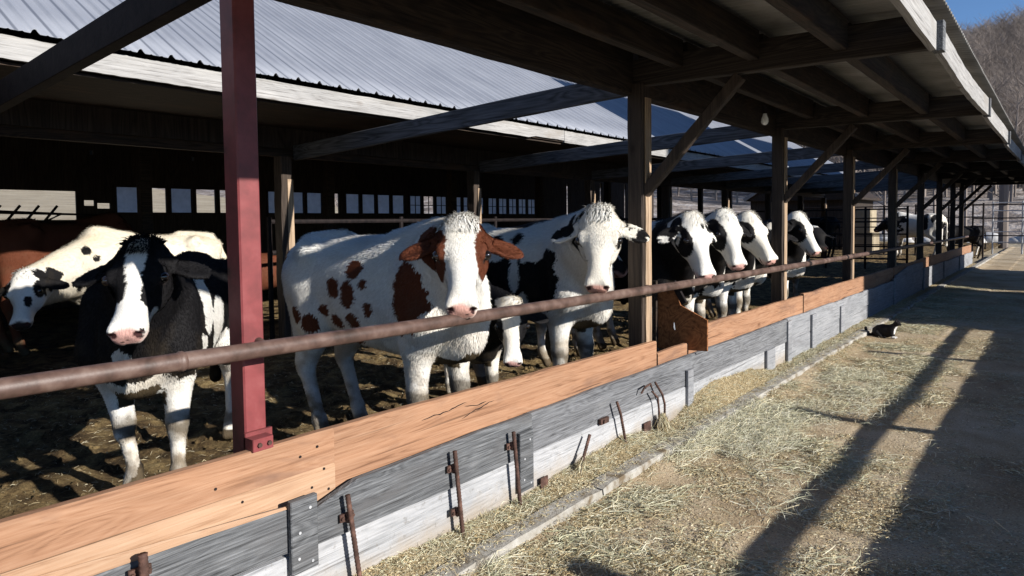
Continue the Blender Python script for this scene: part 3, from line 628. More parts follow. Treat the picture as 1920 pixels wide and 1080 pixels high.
# opposite feed barrier and sheds on the right of the lane (they throw the shadows across it)
op = thing('opposite_barrier', 'opposite feed barrier with a pipe rail on the right side of the lane', 'feed barrier', (1.3, 6, 0))
MB().box(1.26, 1.32, -3, 13.5, 0, .812, .004).done('plank', M['midboard'], op)
MB().tube([(1.3, -3, .985), (1.3, 13.5, .975)], .038, 12).done('rail', M['pipe'], op)
for y in (-.4, 2.75, 5.95, 9.15, 12.3): MB().beam((1.31, y+.17, .0), (1.31, y-.02, 1.27), .11, .11).done('post', M['postwood'], op)
b1 = thing('machinery_shed', 'tall grey machinery shed on the right of the lane', 'shed', (8, 15, 0))
MB().box(3.2, 14, 12.5, 18.1, 0, 8.6).done('wall', M['galv'], b1); mk('roof', [(3, 12.3, 8.602), (8.6, 12.3, 11.4), (14.2, 12.3, 8.602), (3, 18.15, 8.602), (8.6, 18.15, 11.4), (14.2, 18.15, 8.602)], [(0, 1, 4, 3), (1, 2, 5, 4), (0, 2, 1), (3, 4, 5), (0, 3, 5, 2)], M['roof'], b1)
b2 = thing('storage_barn', 'second tall storage barn further along the right of the lane', 'barn', (8, 22, 0))
MB().box(3.2, 14, 19.15, 25.3, 0, 7.9).done('wall', M['siding'], b2); mk('roof', [(3, 19.1, 7.902), (8.6, 19.1, 10.6), (14.2, 19.1, 7.902), (3, 25.5, 7.902), (8.6, 25.5, 10.6), (14.2, 25.5, 7.902)], [(0, 1, 4, 3), (1, 2, 5, 4), (0, 2, 1), (3, 4, 5), (0, 3, 5, 2)], M['roof'], b2)

# bare trees
def tree_arrays(r_, h, n_br, rt):
    V = []; Fc = []
    def strip(a, b, ra, rb, tri=3):
        a = np.array(a); b = np.array(b); d = b-a; d = d/np.linalg.norm(d); s1 = np.cross(d, (0.3, 0.9, 0.2)); s1 /= np.linalg.norm(s1); s2 = np.cross(d, s1); base = len(V)
        for k in range(3):
            c_, s_ = math.cos(k*2.094), math.sin(k*2.094); V.append(a+(s1*c_+s2*s_)*ra)
        for k in range(3):
            c_, s_ = math.cos(k*2.094), math.sin(k*2.094); V.append(b+(s1*c_+s2*s_)*rb)
        for k in range(3): Fc.append((base+k, base+(k+1) % 3, base+3+(k+1) % 3, base+3+k))
    top = np.array((r_.uniform(-.4, .4), r_.uniform(-.4, .4), h*.8)); strip((0, 0, -.3), top*.55, rt, rt*.6); strip(top*.55, top, rt*.6, rt*.22)
    for k in range(n_br):
        z0 = r_.uniform(.22, .8); p = top*(z0/.8) if z0 > .1 else top*.1; an = r_.uniform(0, 6.283); L = h*(.38-.2*z0)*r_.uniform(.7, 1.2); up = r_.uniform(.5, 1.3)
        q = p+np.array((math.cos(an), math.sin(an), up))*L*.55; strip(p, q, rt*.32, rt*.14)
        for m in range(5):
            a2 = an+r_.uniform(-1.2, 1.2); s0 = p+(q-p)*r_.uniform(.3, 1); e = s0+np.array((math.cos(a2), math.sin(a2), r_.uniform(.3, 1.5)))*L*r_.uniform(.25, .55); strip(s0, e, rt*.12, rt*.05)
            for w_ in range(3):
                a3 = a2+r_.uniform(-1.4, 1.4); s2_ = s0+(e-s0)*r_.uniform(.3, 1); strip(s2_, s2_+np.array((math.cos(a3), math.sin(a3), r_.uniform(.0, 1.4)))*L*r_.uniform(.12, .3), rt*.06, rt*.03)
    return np.array(V), np.array(Fc)
r_ = random.Random(77)
protos = [tree_arrays(r_, 1.0*10, 13, .13) for _ in range(6)]
VV = []; FF = []; base = 0; r_ = np.random.default_rng(5)
n_t = 2600
for k in range(n_t):
    y = 75+r_.random()**0.8*200; x = y*(-0.02-0.42*r_.random()**1.6)*1.15+r_.uniform(-3, 3) if k % 5 else r_.uniform(-140, 40)
    pv, pf = protos[k % 6]; a = r_.uniform(0, 6.28); s_ = r_.uniform(.8, 1.35); c_, sn = math.cos(a), math.sin(a)
    q = pv*s_; q = np.stack([q[:, 0]*c_-q[:, 1]*sn, q[:, 0]*sn+q[:, 1]*c_, q[:, 2]], 1); g = float(terr(np.array([[x]]), np.array([[y]]))[0, 0])
    VV.append(q+(x, y, g)); FF.append(pf+base); base += len(q)
tag(mk('wooded_hillside', np.concatenate(VV), np.concatenate(FF), M['bark'], loc=(0, 0, 0)), 'leafless grey brown woodland covering the hill', 'woodland', kind='stuff')
# separate trees along the foot of the slope
for k, (x, y, h, lb) in enumerate([(-5.2, 57, 9, 'leafless tree on the slope behind the lane end gate'), (-7.4, 60, 10, 'leafless tree on the slope left of the gate'), (-3.6, 62, 9, 'slender leafless tree on the slope right of the gate'), (-10.5, 58, 8, 'leafless tree seen between the far shed posts'), (-13.5, 62, 10, 'leafless tree on the slope above the small shelter'), (-31, 24, 5, 'leafless pale stemmed shrub outside the barn windows')]):
    pv, pf = tree_arrays(random.Random(k+50), h, 14, .14); g = float(terr(np.array([[x]]), np.array([[y]]))[0, 0])
    th_ = thing('bare_tree', lb, 'tree', (x, y, g)); nv = 12
    mk('trunk', pv[:nv]+(x, y, g), pf[:6], M['bark'], th_); mk('crown', pv+(x, y, g), pf[6:], M['bark'], th_)
# feed bucket-like pipe end seen right of the last posts
pv = thing('white_pipe', 'pale horizontal pipe on a short stump beyond the lane gate', 'pipe', (-1.4, 44, 1))
MB().tube([(-2.3, 44, 3.9), (1.5, 44, 3.85)], .14, 10).done('pipe', M['galv'], pv); MB().tube([(-2.35, 44, -.1), (-2.35, 44, 4.0)], .22, 8).done('stump', M['bark'], pv)
# ------------------------------------------------------------------ implicit surfaces: cattle and cat
class Field:
    def __init__(s, lo, hi, h):
        s.h = h; s.lo = np.array(lo, float); s.n = np.ceil((np.array(hi)-s.lo)/h).astype(int)+1
        s.D = np.full(tuple(s.n), 1.0, dtype=np.float32)
    def put(s, fn, lo, hi, k=0.03, op='u', m=0.06):
        a = np.clip(np.floor((np.array(lo)-m-s.lo)/s.h).astype(int), 0, s.n); b = np.clip(np.ceil((np.array(hi)+m-s.lo)/s.h).astype(int)+1, 0, s.n)
        if (b <= a).any(): return
        ax = [(s.lo[i]+np.arange(a[i], b[i])*s.h).astype(np.float32) for i in range(3)]
        X, Y, Z = ax[0][:, None, None], ax[1][None, :, None], ax[2][None, None, :]
        d = fn(X, Y, Z).astype(np.float32); sl = tuple(slice(a[i], b[i]) for i in range(3)); D = s.D[sl]
        if op == 'u':
            h = np.clip(0.5+0.5*(D-d)/k, 0, 1); s.D[sl] = D*(1-h)+d*h-k*h*(1-h)
        else:  # subtract
            d = -d; h = np.clip(0.5-0.5*(D-d)/k, 0, 1); s.D[sl] = D*(1-h)+d*h+k*h*(1-h)
    def cap(s, a, b, ra, rb, k=0.03, op='u', sq=1.0, sqax=None):
        """rounded cone from a to b; sq squashes along axis sqax"""
        a = np.array(a, float); b = np.array(b, float); d = b-a; L2 = max(float(d@d), 1e-9)
        def fn(X, Y, Z):
            x, y, z = X-a[0], Y-a[1], Z-a[2]; t_ = np.clip((x*d[0]+y*d[1]+z*d[2])/L2, 0, 1)
            rx, ry, rz = x-t_*d[0], y-t_*d[1], z-t_*d[2]; r = ra+(rb-ra)*t_
            if sqax is not None:
                q = rx*sqax[0]+ry*sqax[1]+rz*sqax[2]; e = (1/sq-1)*q; rx, ry, rz = rx+e*sqax[0], ry+e*sqax[1], rz+e*sqax[2]
            return np.sqrt(rx*rx+ry*ry+rz*rz)-r
        R = max(ra, rb); s.put(fn, np.minimum(a, b)-R, np.maximum(a, b)+R, k, op)
    def ell(s, c, ax, r, k=0.02, op='u'):
        """ellipsoid: ax 3x3 rows unit axes, r radii"""
        c = np.array(c, float); ax = np.array(ax, float); r = np.array(r, float)
        def fn(X, Y, Z):
            x, y, z = X-c[0], Y-c[1], Z-c[2]; q = 0
            for i in range(3): q = q+((x*ax[i, 0]+y*ax[i, 1]+z*ax[i, 2])/r[i])**2
            q = np.sqrt(q); return (q-1)*r.min()*1.0
        e = np.sqrt(((ax*r[:, None])**2).sum(0)); s.put(fn, c-e, c+e, k, op)
    def loft(s, o, ax, st, k=0.03, p=2.3):
        """o origin, ax rows (t,side,up), st rows (t, cu, hu, hs): superelliptic sections along t"""
        o = np.array(o, float); ax = np.array(ax, float); st = np.array(st, float); t0, t1 = st[0, 0], st[-1, 0]
        tt = np.linspace(t0, t1, 60)
        def sm(c): # smooth interpolation
            y = np.interp(tt, st[:, 0], st[:, c]); kx = np.array([1, 2, 3, 2, 1])/9; yp = np.pad(y, 2, mode='edge'); return np.convolve(yp, kx, 'valid')
        C1, C2, C3 = sm(1), sm(2), sm(3)
        def fn(X, Y, Z):
            x, y, z = X-o[0], Y-o[1], Z-o[2]
            t_ = x*ax[0, 0]+y*ax[0, 1]+z*ax[0, 2]; v_ = x*ax[1, 0]+y*ax[1, 1]+z*ax[1, 2]; u_ = x*ax[2, 0]+y*ax[2, 1]+z*ax[2, 2]
            cu_ = np.interp(t_, tt, C1); hu = np.interp(t_, tt, C2); hs = np.interp(t_, tt, C3)
            r = (np.abs((u_-cu_)/hu)**p+np.abs(v_/hs)**p)**(1/p); d = (r-1)*np.minimum(hu, hs)
            ex = np.maximum(np.maximum(t0-t_, t_-t1), 0); return np.where(ex > 0, np.sqrt(np.maximum(d, 0)**2+ex**2), d)
        R = max(st[:, 2].max()+abs(st[:, 1]).max(), st[:, 3].max()); a, b = o+ax[0]*t0, o+ax[0]*t1
        s.put(fn, np.minimum(a, b)-R, np.maximum(a, b)+R, k)
    def mesh(s):
        D = s.D; neg = D < 0; n = np.array(D.shape)-1
        c8 = [neg[i:n[0]+i, j:n[1]+j, l:n[2]+l] for i in (0, 1) for j in (0, 1) for l in (0, 1)]
        cnt = sum(c.astype(np.int8) for c in c8); cells = np.argwhere((cnt > 0) & (cnt < 8)); idx = np.full(tuple(n), -1, np.int64); idx[tuple(cells.T)] = np.arange(len(cells))
        off = [(i, j, l) for i in (0, 1) for j in (0, 1) for l in (0, 1)]; acc = np.zeros((len(cells), 3)); ct = np.zeros(len(cells))
        vals = {o: D[cells[:, 0]+o[0], cells[:, 1]+o[1], cells[:, 2]+o[2]].astype(float) for o in off}
        for o in off:
            for a in range(3):
                if o[a] == 0:
                    q = list(o); q[a] = 1; q = tuple(q); va, vb = vals[o], vals[q]; cr_ = (va < 0) != (vb < 0)
                    t_ = np.where(cr_, va/np.where(cr_, va-vb, 1), 0); p = np.array(o, float)[None, :]+t_[:, None]*np.eye(3)[a][None, :]
                    acc += p*cr_[:, None]; ct += cr_
        V = (cells+acc/ct[:, None])*s.h+s.lo; Fs = []
        for a in range(3):
            b, c = (a+1) % 3, (a+2) % 3
            sl0 = [slice(None)]*3; sl1 = [slice(None)]*3; sl0[a] = slice(0, -1); sl1[a] = slice(1, None)
            A, B = neg[tuple(sl0)], neg[tuple(sl1)]; e = np.argwhere(A != B); e = e[(e[:, b] > 0) & (e[:, c] > 0) & (e[:, b] < n[b]) & (e[:, c] < n[c])]
            sg = A[tuple(e.T)]; eb = np.eye(3, dtype=int)[b]; ec = np.eye(3, dtype=int)[c]
            q = [idx[tuple((e-eb-ec).T)], idx[tuple((e-ec).T)], idx[tuple(e.T)], idx[tuple((e-eb).T)]]; Q = np.stack(q, 1); Q[~sg] = Q[~sg][:, ::-1]; Fs.append(Q)
        return V, np.concatenate(Fs)
def unit(v): v = np.array(v, float); return v/np.linalg.norm(v)

COL = {'w': (0.76, 0.74, 0.70), 'k': (0.0085, 0.008, 0.009), 'r': (0.115, 0.036, 0.018), 'c': (0.70, 0.64, 0.53), 'pink': (0.62, 0.36, 0.32), 'mud': (0.10, 0.075, 0.045), 'd': (0.03, 0.022, 0.02)}
def set_cols(me, cols):
    at = me.color_attributes.new('col', 'FLOAT_COLOR', 'POINT'); a = np.ones((len(cols), 4), np.float32); a[:, :3] = cols; at.data.foreach_set('color', a.ravel())

def build_cow(name, label, pos, yaw, s, poll, nose, base, patches, head_p, h=0.012, fur=0, group=None, ear=(0.0, 0.0), ears='k', legs=None, roll=0.0, seed=1, mudlv=0.55, tuft='w', eartag=False, neck_low=0.0, facew=None, lying=False, furl=0.03):
    """pos ground point below the middle of the body, yaw heading, s size; poll and nose are world points"""
    R2 = np.array([[math.cos(yaw), -math.sin(yaw), 0], [math.sin(yaw), math.cos(yaw), 0], [0, 0, 1.]])
    pos = np.array(pos, float)
    def L(p): return (np.array(p, float)-pos)@R2/s          # world -> canonical
    pl_, ns = L(poll), L(nose); hl = 0.50                   # canonical head length
    hax = unit(ns-pl_); pl_ = ns-hax*.50
    lo = np.minimum((-.80, -.34, -.01), np.minimum(pl_, pl_+hax*.55)-.25); hi = np.maximum((.86, .34, 1.42), np.maximum(pl_, pl_+hax*.55)+.25)
    if legs is None: legs = {}
    fl = legs.get('fl', (.0, .0)); fr = legs.get('fr', (.0, .0)); bl_ = legs.get('bl', (.0, .0)); br = legs.get('br', (.0, .0))
    Fd = Field(lo, hi, h/s)
    # trunk
    Fd.loft((0, 0, 0), np.eye(3), [(-.70, 1.04, .08, .06), (-.66, 1.01, .15, .12), (-.56, .99, .215, .20), (-.42, .965, .265, .235), (-.22, .935, .29, .25), (0, .91, .315, .265), (.22, .90, .33, .255), (.40, .905, .345, .225), (.52, .91, .34, .19), (.62, .89, .28, .155), (.70, .87, .18, .11)], .03, 2.35)
    Fd.cap((.18, 0, 1.20), (.46, 0, 1.245), .055, .075, .07); Fd.cap((-.60, 0, 1.18), (-.30, 0, 1.21), .06, .05, .06)
    for sy in (-1, 1):
        Fd.cap((-.40, sy*.20, 1.16), (-.36, sy*.215, 1.13), .05, .05, .07)              # hook bones
        Fd.cap((-.64, sy*.09, 1.09), (-.60, sy*.12, 1.0), .05, .07, .06)               # pins
    # legs
    for sy, (dx, dy), fx in ((1, fl, .0), (-1, fr, .0)):
        y = sy*.155; Fd.cap((.46, sy*.13, 1.02), (.50, sy*.165, .80), .15, .125, .05); Fd.cap((.50, sy*.165, .80), (.43, y, .66), .12, .085, .05)
        kx, ky = .44+dx*.5, y+dy*.5; Fd.cap((.43, y, .66), (kx, ky, .40), .085, .050, .04); Fd.cap((kx+.008, ky, .405), (kx+.012, ky, .35), .052, .047, .03)
        fx_, fy = .445+dx, y+dy; Fd.cap((kx, ky, .36), (fx_, fy, .15), .040, .033, .02); Fd.cap((fx_, fy, .14), (fx_+.01, fy, .125), .042, .042, .02)
        for q in (-1, 1): Fd.cap((fx_+.015, fy+q*.018, .11), (fx_+.05, fy+q*.022, .035), .030, .036, .012)
    for sy, (dx, dy) in ((1, bl_), (-1, br)):
        y = sy*.15; Fd.cap((-.46, sy*.11, 1.0), (-.36, sy*.155, .78), .17, .125, .06); Fd.cap((-.36, sy*.155, .80), (-.33, sy*.165, .70), .12, .095, .05)
        hx, hy = -.56+dx*.6, y+dy*.6; Fd.cap((-.36, sy*.155, .70), (hx, hy, .47), .098, .052, .05); Fd.cap((-.52, sy*.12, .88), (hx-.01, hy, .50), .11, .036, .06)
        Fd.cap((hx-.012, hy, .50), (hx, hy, .43), .042, .048, .03); fx_, fy = -.50+dx, y+dy; Fd.cap((hx, hy, .44), (fx_, fy, .15), .043, .035, .02); Fd.cap((fx_, fy, .15), (fx_+.01, fy, .125), .043, .043, .02)
        for q in (-1, 1): Fd.cap((fx_+.015, fy+q*.018, .11), (fx_+.05, fy+q*.022, .035), .030, .036, .012)
    # belly / brisket / tail
    Fd.cap((.50, 0, .66), (.62, 0, .66), .10, .085, .06); Fd.cap((-.30, 0, .68), (-.42, 0, .72), .05, .05, .05)
    tl = [(-.68, 0, 1.12), (-.74, .01, .98), (-.755, .02, .75), (-.75, .02, .55)]
    for a, b, r1, r2 in zip(tl[:-1], tl[1:], (.045, .028, .02), (.028, .02, .018)): Fd.cap(a, b, r1, r2, .03)
    Fd.cap((-.75, .02, .56), (-.74, .02, .38), .022, .04, .03)
    # head frame: t along face, s to the animal's left, u out of the forehead
    upw = np.array((0, 0, 1.)); sd = np.cross(upw, hax); sd = unit(sd) if np.linalg.norm(sd) > .15 else np.array((0, 1., 0)); up = np.cross(hax, sd)
    c_, s_ = math.cos(roll), math.sin(roll); sd, up = sd*c_+up*s_, up*c_-sd*s_; sd = unit(sd); up = unit(up)
    HA = np.array([hax, sd, up])
    def hp(t_, q, u_): return pl_+hax*t_+sd*q+up*u_
    # neck: from withers/shoulder to behind the poll
    nb = hp(.06, 0, -.13); nt_ = hp(.02, 0, -.07); nj = hp(.17, 0, -.17)
    Fd.cap((.42, 0, 1.03), (np.array((.42, 0, 1.03))*.45+nb*.55), .235, .165, .07, sq=.78, sqax=(0, 1, 0)); Fd.cap((np.array((.42, 0, 1.03))*.45+nb*.55), nb, .165, .115, .06)
    Fd.cap((.40, 0, 1.17), nt_, .085, .075, .09); Fd.cap((.55, 0, .84), nj, .16, .075, .09, sq=.8, sqax=(0, 1, 0)); Fd.cap((.62, 0, .72), (.5*(.62+nj[0]), .5*nj[1], .5*(.76+nj[2])), .07, .05, .08)
    # skull
    Fd.loft(pl_, HA, [(-.03, -.075, .05, .065), (.0, -.078, .080, .098), (.06, -.085, .100, .116), (.13, -.092, .112, .124), (.19, -.10, .114, .119), (.25, -.10, .103, .089), (.31, -.092, .086, .068), (.38, -.085, .073, .063), (.43, -.083, .069, .075), (.468, -.083, .061, .074), (.50, -.088, .037, .054)], .012, 2.4)
    Fd.cap(hp(.20, 0, -.185), hp(.43, 0, -.135), .045, .034, .04)                       # lower jaw
    for q in (-1, 1):
        Fd.cap(hp(.17, q*.062, -.15), hp(.23, q*.055, -.155), .058, .045, .04)           # cheek
        Fd.cap(hp(.165, q*.098, -.026), hp(.20, q*.098, -.032), .027, .024, .022)       # brow
        Fd.cap(hp(.185, q*.132, -.046), hp(.208, q*.130, -.047), .017, .017, .010, 'sub')  # eye socket
        Fd.cap(hp(.462, q*.043, -.050), hp(.475, q*.052, -.055), .030, .026, .012)       # nostril wing
        Fd.cap(hp(.497, q*.043, -.050), hp(.487, q*.060, -.062), .0135, .009, .008, 'sub')
    for q in np.linspace(-.055, .055, 6): Fd.cap(hp(.50-q*q*9, q, -.118), hp(.42-q*q*3, q*1.25, -.128), .004, .003, .006, 'sub')
    # ears: cupped leaves
    for q in (-1, 1):
        rt = hp(.065, q*.098, -.085); dn, fw = ear
        d_ = unit(sd*q*1.0+up*(-.22+fw)+hax*(.30+dn)); tip = rt+d_*.2; fc_ = unit(up*.9+hax*(-.25)+sd*q*.15); fc_ = unit(fc_-d_*(fc_@d_)); wd_ = np.cross(d_, fc_)
        Fd.cap(rt-d_*.02, rt+d_*.05, .040, .034, .03)
        Fd.ell(rt+d_*.115, [d_, wd_, fc_], (.105, .066, .020), .015)
        Fd.ell(rt+d_*.125+fc_*.018, [d_, wd_, fc_], (.082, .048, .018), .008, 'sub')
    V, Q = Fd.mesh()
    # light smoothing
    for it in range(2):
        acc = np.zeros_like(V); ct = np.zeros(len(V))
        for a in range(4):
            i, j = Q[:, a], Q[:, (a+1) % 4]; np.add.at(acc, i, V[j]); np.add.at(ct, i, 1)
        V = V*.5+.5*acc/np.maximum(ct, 1)[:, None]
    # ---- coat colours in body coordinates
    hd = (V-pl_)@HA.T                                        # head coords t,s,u
    ishead = (hd[:, 0] > -.05) & (hd[:, 0] < .56) & (np.abs(hd[:, 1]) < .14) & (hd[:, 2] > -.24) & (hd[:, 2] < .08)
    earpt = (np.abs(hd[:, 1]) > .125) & (np.abs(hd[:, 1]) < .34) & (hd[:, 0] > -.10) & (hd[:, 0] < .26) & (hd[:, 2] > -.22) & (hd[:, 2] < .12)
    def nzs(p, f=9, sd_=0): return (fbm(p+3.1*seed, f, 4, seed+sd_)-.5)
    cols = np.tile(np.array(COL[base]), (len(V), 1)); n1 = nzs(V, 5)*2.0; n2 = nzs(V, 22, 9)
    bodyP = V
    for (kc, c, r) in patches:
        q = np.sqrt((((bodyP-np.array(c))/np.array(r))**2).sum(1)); m = (q+n1*.5+n2*.5) < 1; cols[m & ~ishead & ~earpt] = COL[kc]
    n3 = nzs(hd, 14, 5)
    hcol = np.tile(np.array(COL[head_p[0]]), (len(V), 1))
    for (kc, c, r) in head_p[1]:
        q = np.sqrt((((hd-np.array(c))/np.array(r))**2).sum(1)); m = (q+n3*.35+n2*.12) < 1; hcol[m] = COL[kc]
    wh = np.clip((hd[:, 0]+.05)/.03, 0, 1) if head_p[2:] == () else 1.0
    cols[ishead] = hcol[ishead]; cols[earpt] = COL[ears[0]]
    if len(ears) > 1:
        inner = earpt & (n3 > -.02); cols[inner] = COL[ears[1]]
    # muzzle: pale skin with a pink nose pad
    pk = np.array(COL['pink']) if (facew or 'p') == 'p' else np.array(COL['d'])
    spot = (fbm(hd, 55, 2, seed+3) > .64)
    dm = np.sqrt((((hd-np.array((.505, 0, -.068)))/np.array((.055, .072, .042)))**2).sum(1)); wm = np.clip((1.12-dm+n3*.5)*4, 0, 1)*ishead
    dj = np.sqrt((((hd-np.array((.47, 0, -.105)))/np.array((.07, .08, .06)))**2).sum(1)); wj = np.clip((1.1-dj+n3*.4)*3, 0, .45)*ishead
    cols = cols*(1-wj[:, None])+pk*1.15*wj[:, None]; cols = cols*(1-wm[:, None])+pk*wm[:, None]; cols[(wm > .3) & spot & (hd[:, 2] < -.07)] = COL['d']
    for q in (-1, 1): nd = np.sqrt(((hd-np.array((.492, q*.052, -.056)))**2).sum(1)); cols[ishead & (nd < .018)] = (.05, .02, .02)
    mo = ishead & (np.abs(hd[:, 2]+.121) < .006) & (hd[:, 0] > .40); cols[mo] = COL['d']
    for q in (-1, 1): nd = np.sqrt((((hd-np.array((.197, q*.112, -.048)))/(1.5, 1, 1))**2).sum(1)); cols[ishead & (nd < .024)] = COL['d']
    # mud on the knees, feet, brisket, flanks
    hz = V[:, 2]; mn = nzs(V, 12, 7)
    hoof = hz < .075; cols[hoof] = (.06, .045, .035)
    low = (hz < .16+mn*.3) & ~hoof; lw_ = (np.clip((.24-hz+mn*.5)*7, 0, .75)*(hz < .4))[:, None]; cols = cols*(1-lw_)+np.array(COL['mud'])*lw_
    kn = (np.abs(hz-.385+mn*.06) < .055) & (V[:, 0] > .2) & (V[:, 0] > .44+(fl[0]+fr[0])*.2); kw_ = np.clip(1.5-np.abs(hz-.385+mn*.10)/.05+n2*1.5, 0, 1)*((V[:, 0] > .2)&(hz < .5)); kw_ = (kw_*.85)[:, None]; cols = cols*(1-kw_)+np.array((.075, .058, .035))*kw_
    br_ = (hz < .60+mn*.12) & (hz > .50) & (V[:, 0] > .42) & (np.abs(V[:, 1]) < .12); cols[br_] = np.array(COL['mud'])*.7
    drt = np.clip((mn+.08*mudlv)*5*mudlv, 0, .55)*(hz < .95)*(~ishead); drt = drt*np.clip((1.05-hz)*1.6, 0, 1); cols = cols*(1-drt[:, None])+np.array((.26, .19, .11))*drt[:, None]*np.clip(cols.mean(1)*2.2+.25, 0, 1)[:, None]
    cr2 = np.clip(nzs(V, 3, 11)*1.4+.12, 0, .35)[:, None]*(cols.mean(1) > .4)[:, None]; cols = cols*(1-cr2)+cols*np.array((1.0, .90, .72))*cr2
    W = V*s; 
    root = thing(name, label, 'cow', tuple(pos), group); root.rotation_euler = (0, 0, yaw)
    me = bpy.data.meshes.new('body'); n_ = len(Q); me.vertices.add(len(W)); me.vertices.foreach_set('co', W.astype(np.float32).ravel()); me.loops.add(n_*4); me.loops.foreach_set('vertex_index', Q.astype(np.int32).ravel()); me.polygons.add(n_); me.polygons.foreach_set('loop_start', np.arange(0, n_*4, 4, dtype=np.int32)); me.update(calc_edges=True)
    me.polygons.foreach_set('use_smooth', np.ones(n_, bool)); set_cols(me, cols); me.materials.append(M['coat']); o = bpy.data.objects.new('body', me); link(o); o.parent = root
    # eyes
    if h <= .02:
        for q in (-1, 1):
            c = hp(.197, q*.116, -.036)*s; vs = []; n = 8; m_ = 12; r = .024*s
            for i in range(n+1):
                for k in range(m_): a, b = math.pi*i/n, 2*math.pi*k/m_; vs.append(c+r*np.array((math.sin(a)*math.cos(b), math.sin(a)*math.sin(b), math.cos(a))))
            em = bpy.data.meshes.new('eye'); em.from_pydata([tuple(p) for p in vs], [], [(i*m_+k, (i+1)*m_+k, (i+1)*m_+(k+1) % m_, i*m_+(k+1) % m_) for i in range(n) for k in range(m_)]); em.polygons.foreach_set('use_smooth', np.ones(len(em.polygons), bool)); em.materials.append(M['eye'])
            eo = bpy.data.objects.new('eye', em); link(eo); eo.parent = root
    if eartag:
        c = (hp(.03, eartag*.095, -.075)+unit(sd*eartag+up*-.2+hax*.1)*.12+up*.025)*s; em = bpy.data.meshes.new('ear_tag'); vs = [tuple(c+(sd*x+hax*y+up*z)*s) for z in (0, .006) for x, y in ((-.022, -.03), (.022, -.03), (.028, .03), (-.028, .03))]
        em.from_pydata(vs, [], [(3, 2, 1, 0), (4, 5, 6, 7), (0, 1, 5, 4), (1, 2, 6, 5), (2, 3, 7, 6), (3, 0, 4, 7)]); em.materials.append(M['tagy']); eo = bpy.data.objects.new('ear_tag', em); link(eo); eo.parent = root
    # ---- coat hair
    if fur:
        g = np.random.default_rng(seed); P0, P1, P2, P3_ = (W[Q[:, i]] for i in range(4)); nrm = np.cross(P2-P0, P3_-P1); ar = np.linalg.norm(nrm, axis=1)+1e-12; nrm /= ar[:, None]
        fcen = V[Q].mean(1); hdq = (fcen-pl_)@HA.T; hm = (hdq[:, 0] > -.05) & (hdq[:, 0] < .56) & (np.abs(hdq[:, 1]) < .2) & (hdq[:, 2] > -.26)
        wgt = ar*np.where(hm, 1.6, 1.0); wgt[(hdq[:, 0] > .44) & hm] = 0; wgt[fcen[:, 2] < .12] = 0
        fi = g.choice(len(Q), fur, p=wgt/wgt.sum()); u1, u2 = g.random((2, fur, 1)); p = (P0[fi]*(1-u1)+P1[fi]*u1)*(1-u2)+(P3_[fi]*(1-u1)+P2[fi]*u1)*u2; n = nrm[fi]; fcn = fcen[fi]; hq = hdq[fi]; hmf = hm[fi]
        flow = np.tile(np.array((-.55, 0, -.75)), (fur, 1)); flow[hmf] = np.where(hq[hmf, 0:1] < .17, hax*.6+up*.25, hax*.15-sd*0.)
        w3 = (fbm(fcn, 7, 2, seed+40)-.5)[:, None]*np.array((1.6, 0, 0))+(fbm(fcn, 7, 2, seed+41)-.5)[:, None]*np.array((0, 1.6, 0))
        flow = flow+w3*np.where(hmf, .5, 1.)[:, None]; flow -= n*(flow*n).sum(1)[:, None]; flow /= np.linalg.norm(flow, axis=1)[:, None]+1e-9
        ln = np.full(fur, furl)*g.uniform(.6, 1.3, fur); top = fcn[:, 2] > 1.12; ln[top] *= 1.5; ln[hmf] *= .26; earf = (np.abs(hq[:, 1]) > .125) & (np.abs(hq[:, 1]) < .34) & (hq[:, 0] > -.12) & (hq[:, 0] < .3) & (hq[:, 2] > -.25); ln[earf] = .010; ln[np.sqrt((hq[:, 0]-.197)**2+(np.abs(hq[:, 1])-.112)**2+(hq[:, 2]+.048)**2) < .03] *= .2; ln[fcn[:, 2] < .62] *= .55; pol = hmf & (hq[:, 0] < .075) & (hq[:, 2] > -.07) & (np.abs(hq[:, 1]) < .075); ln[pol] = g.uniform(.02, .06, pol.sum())
        lft = np.where(top, .75, .38)*g.uniform(.5, 1.5, fur); lft[pol] = .9; rnd = g.normal(0, .11, (fur, 3)); d1 = flow+n*lft[:, None]+rnd; d1 /= np.linalg.norm(d1, axis=1)[:, None]; d2 = flow+n*lft[:, None]*.3+rnd*1.6+np.array((0, 0, -.25)); d2 /= np.linalg.norm(d2, axis=1)[:, None]
        sdv = np.cross(n, d1); sdv /= np.linalg.norm(sdv, axis=1)[:, None]+1e-9; wd = (.0019*s*g.uniform(.7, 1.5, fur))[:, None]; wd[pol] *= 1.1; L1 = (ln*.5*s)[:, None]
        a0, a1 = p-sdv*wd-n*.003, p+sdv*wd-n*.003; m0, m1 = p+d1*L1-sdv*wd*.8, p+d1*L1+sdv*wd*.8; tp = p+d1*L1+d2*L1
        FV = np.stack([a0, a1, m0, m1, tp], 1).reshape(-1, 3); b5 = np.arange(fur)*5; T = np.concatenate([np.stack([b5, b5+3, b5+1], 1), np.stack([b5, b5+2, b5+3], 1), np.stack([b5+2, b5+4, b5+3], 1)])
        cf_ = cols[Q[fi, 0]].copy(); 
        if tuft: cf_[pol] = np.array(COL[tuft])
        cf_ = cf_*g.uniform(.84, 1.12, (fur, 1)); cf_ = np.clip(cf_, 0, .8)
        fm = bpy.data.meshes.new('coat_hair'); fm.vertices.add(len(FV)); fm.vertices.foreach_set('co', FV.astype(np.float32).ravel()); fm.loops.add(len(T)*3); fm.loops.foreach_set('vertex_index', T.astype(np.int32).ravel()); fm.polygons.add(len(T)); fm.polygons.foreach_set('loop_start', np.arange(0, len(T)*3, 3, dtype=np.int32)); fm.update(calc_edges=True); fm.polygons.foreach_set('use_smooth', np.ones(len(T), bool))
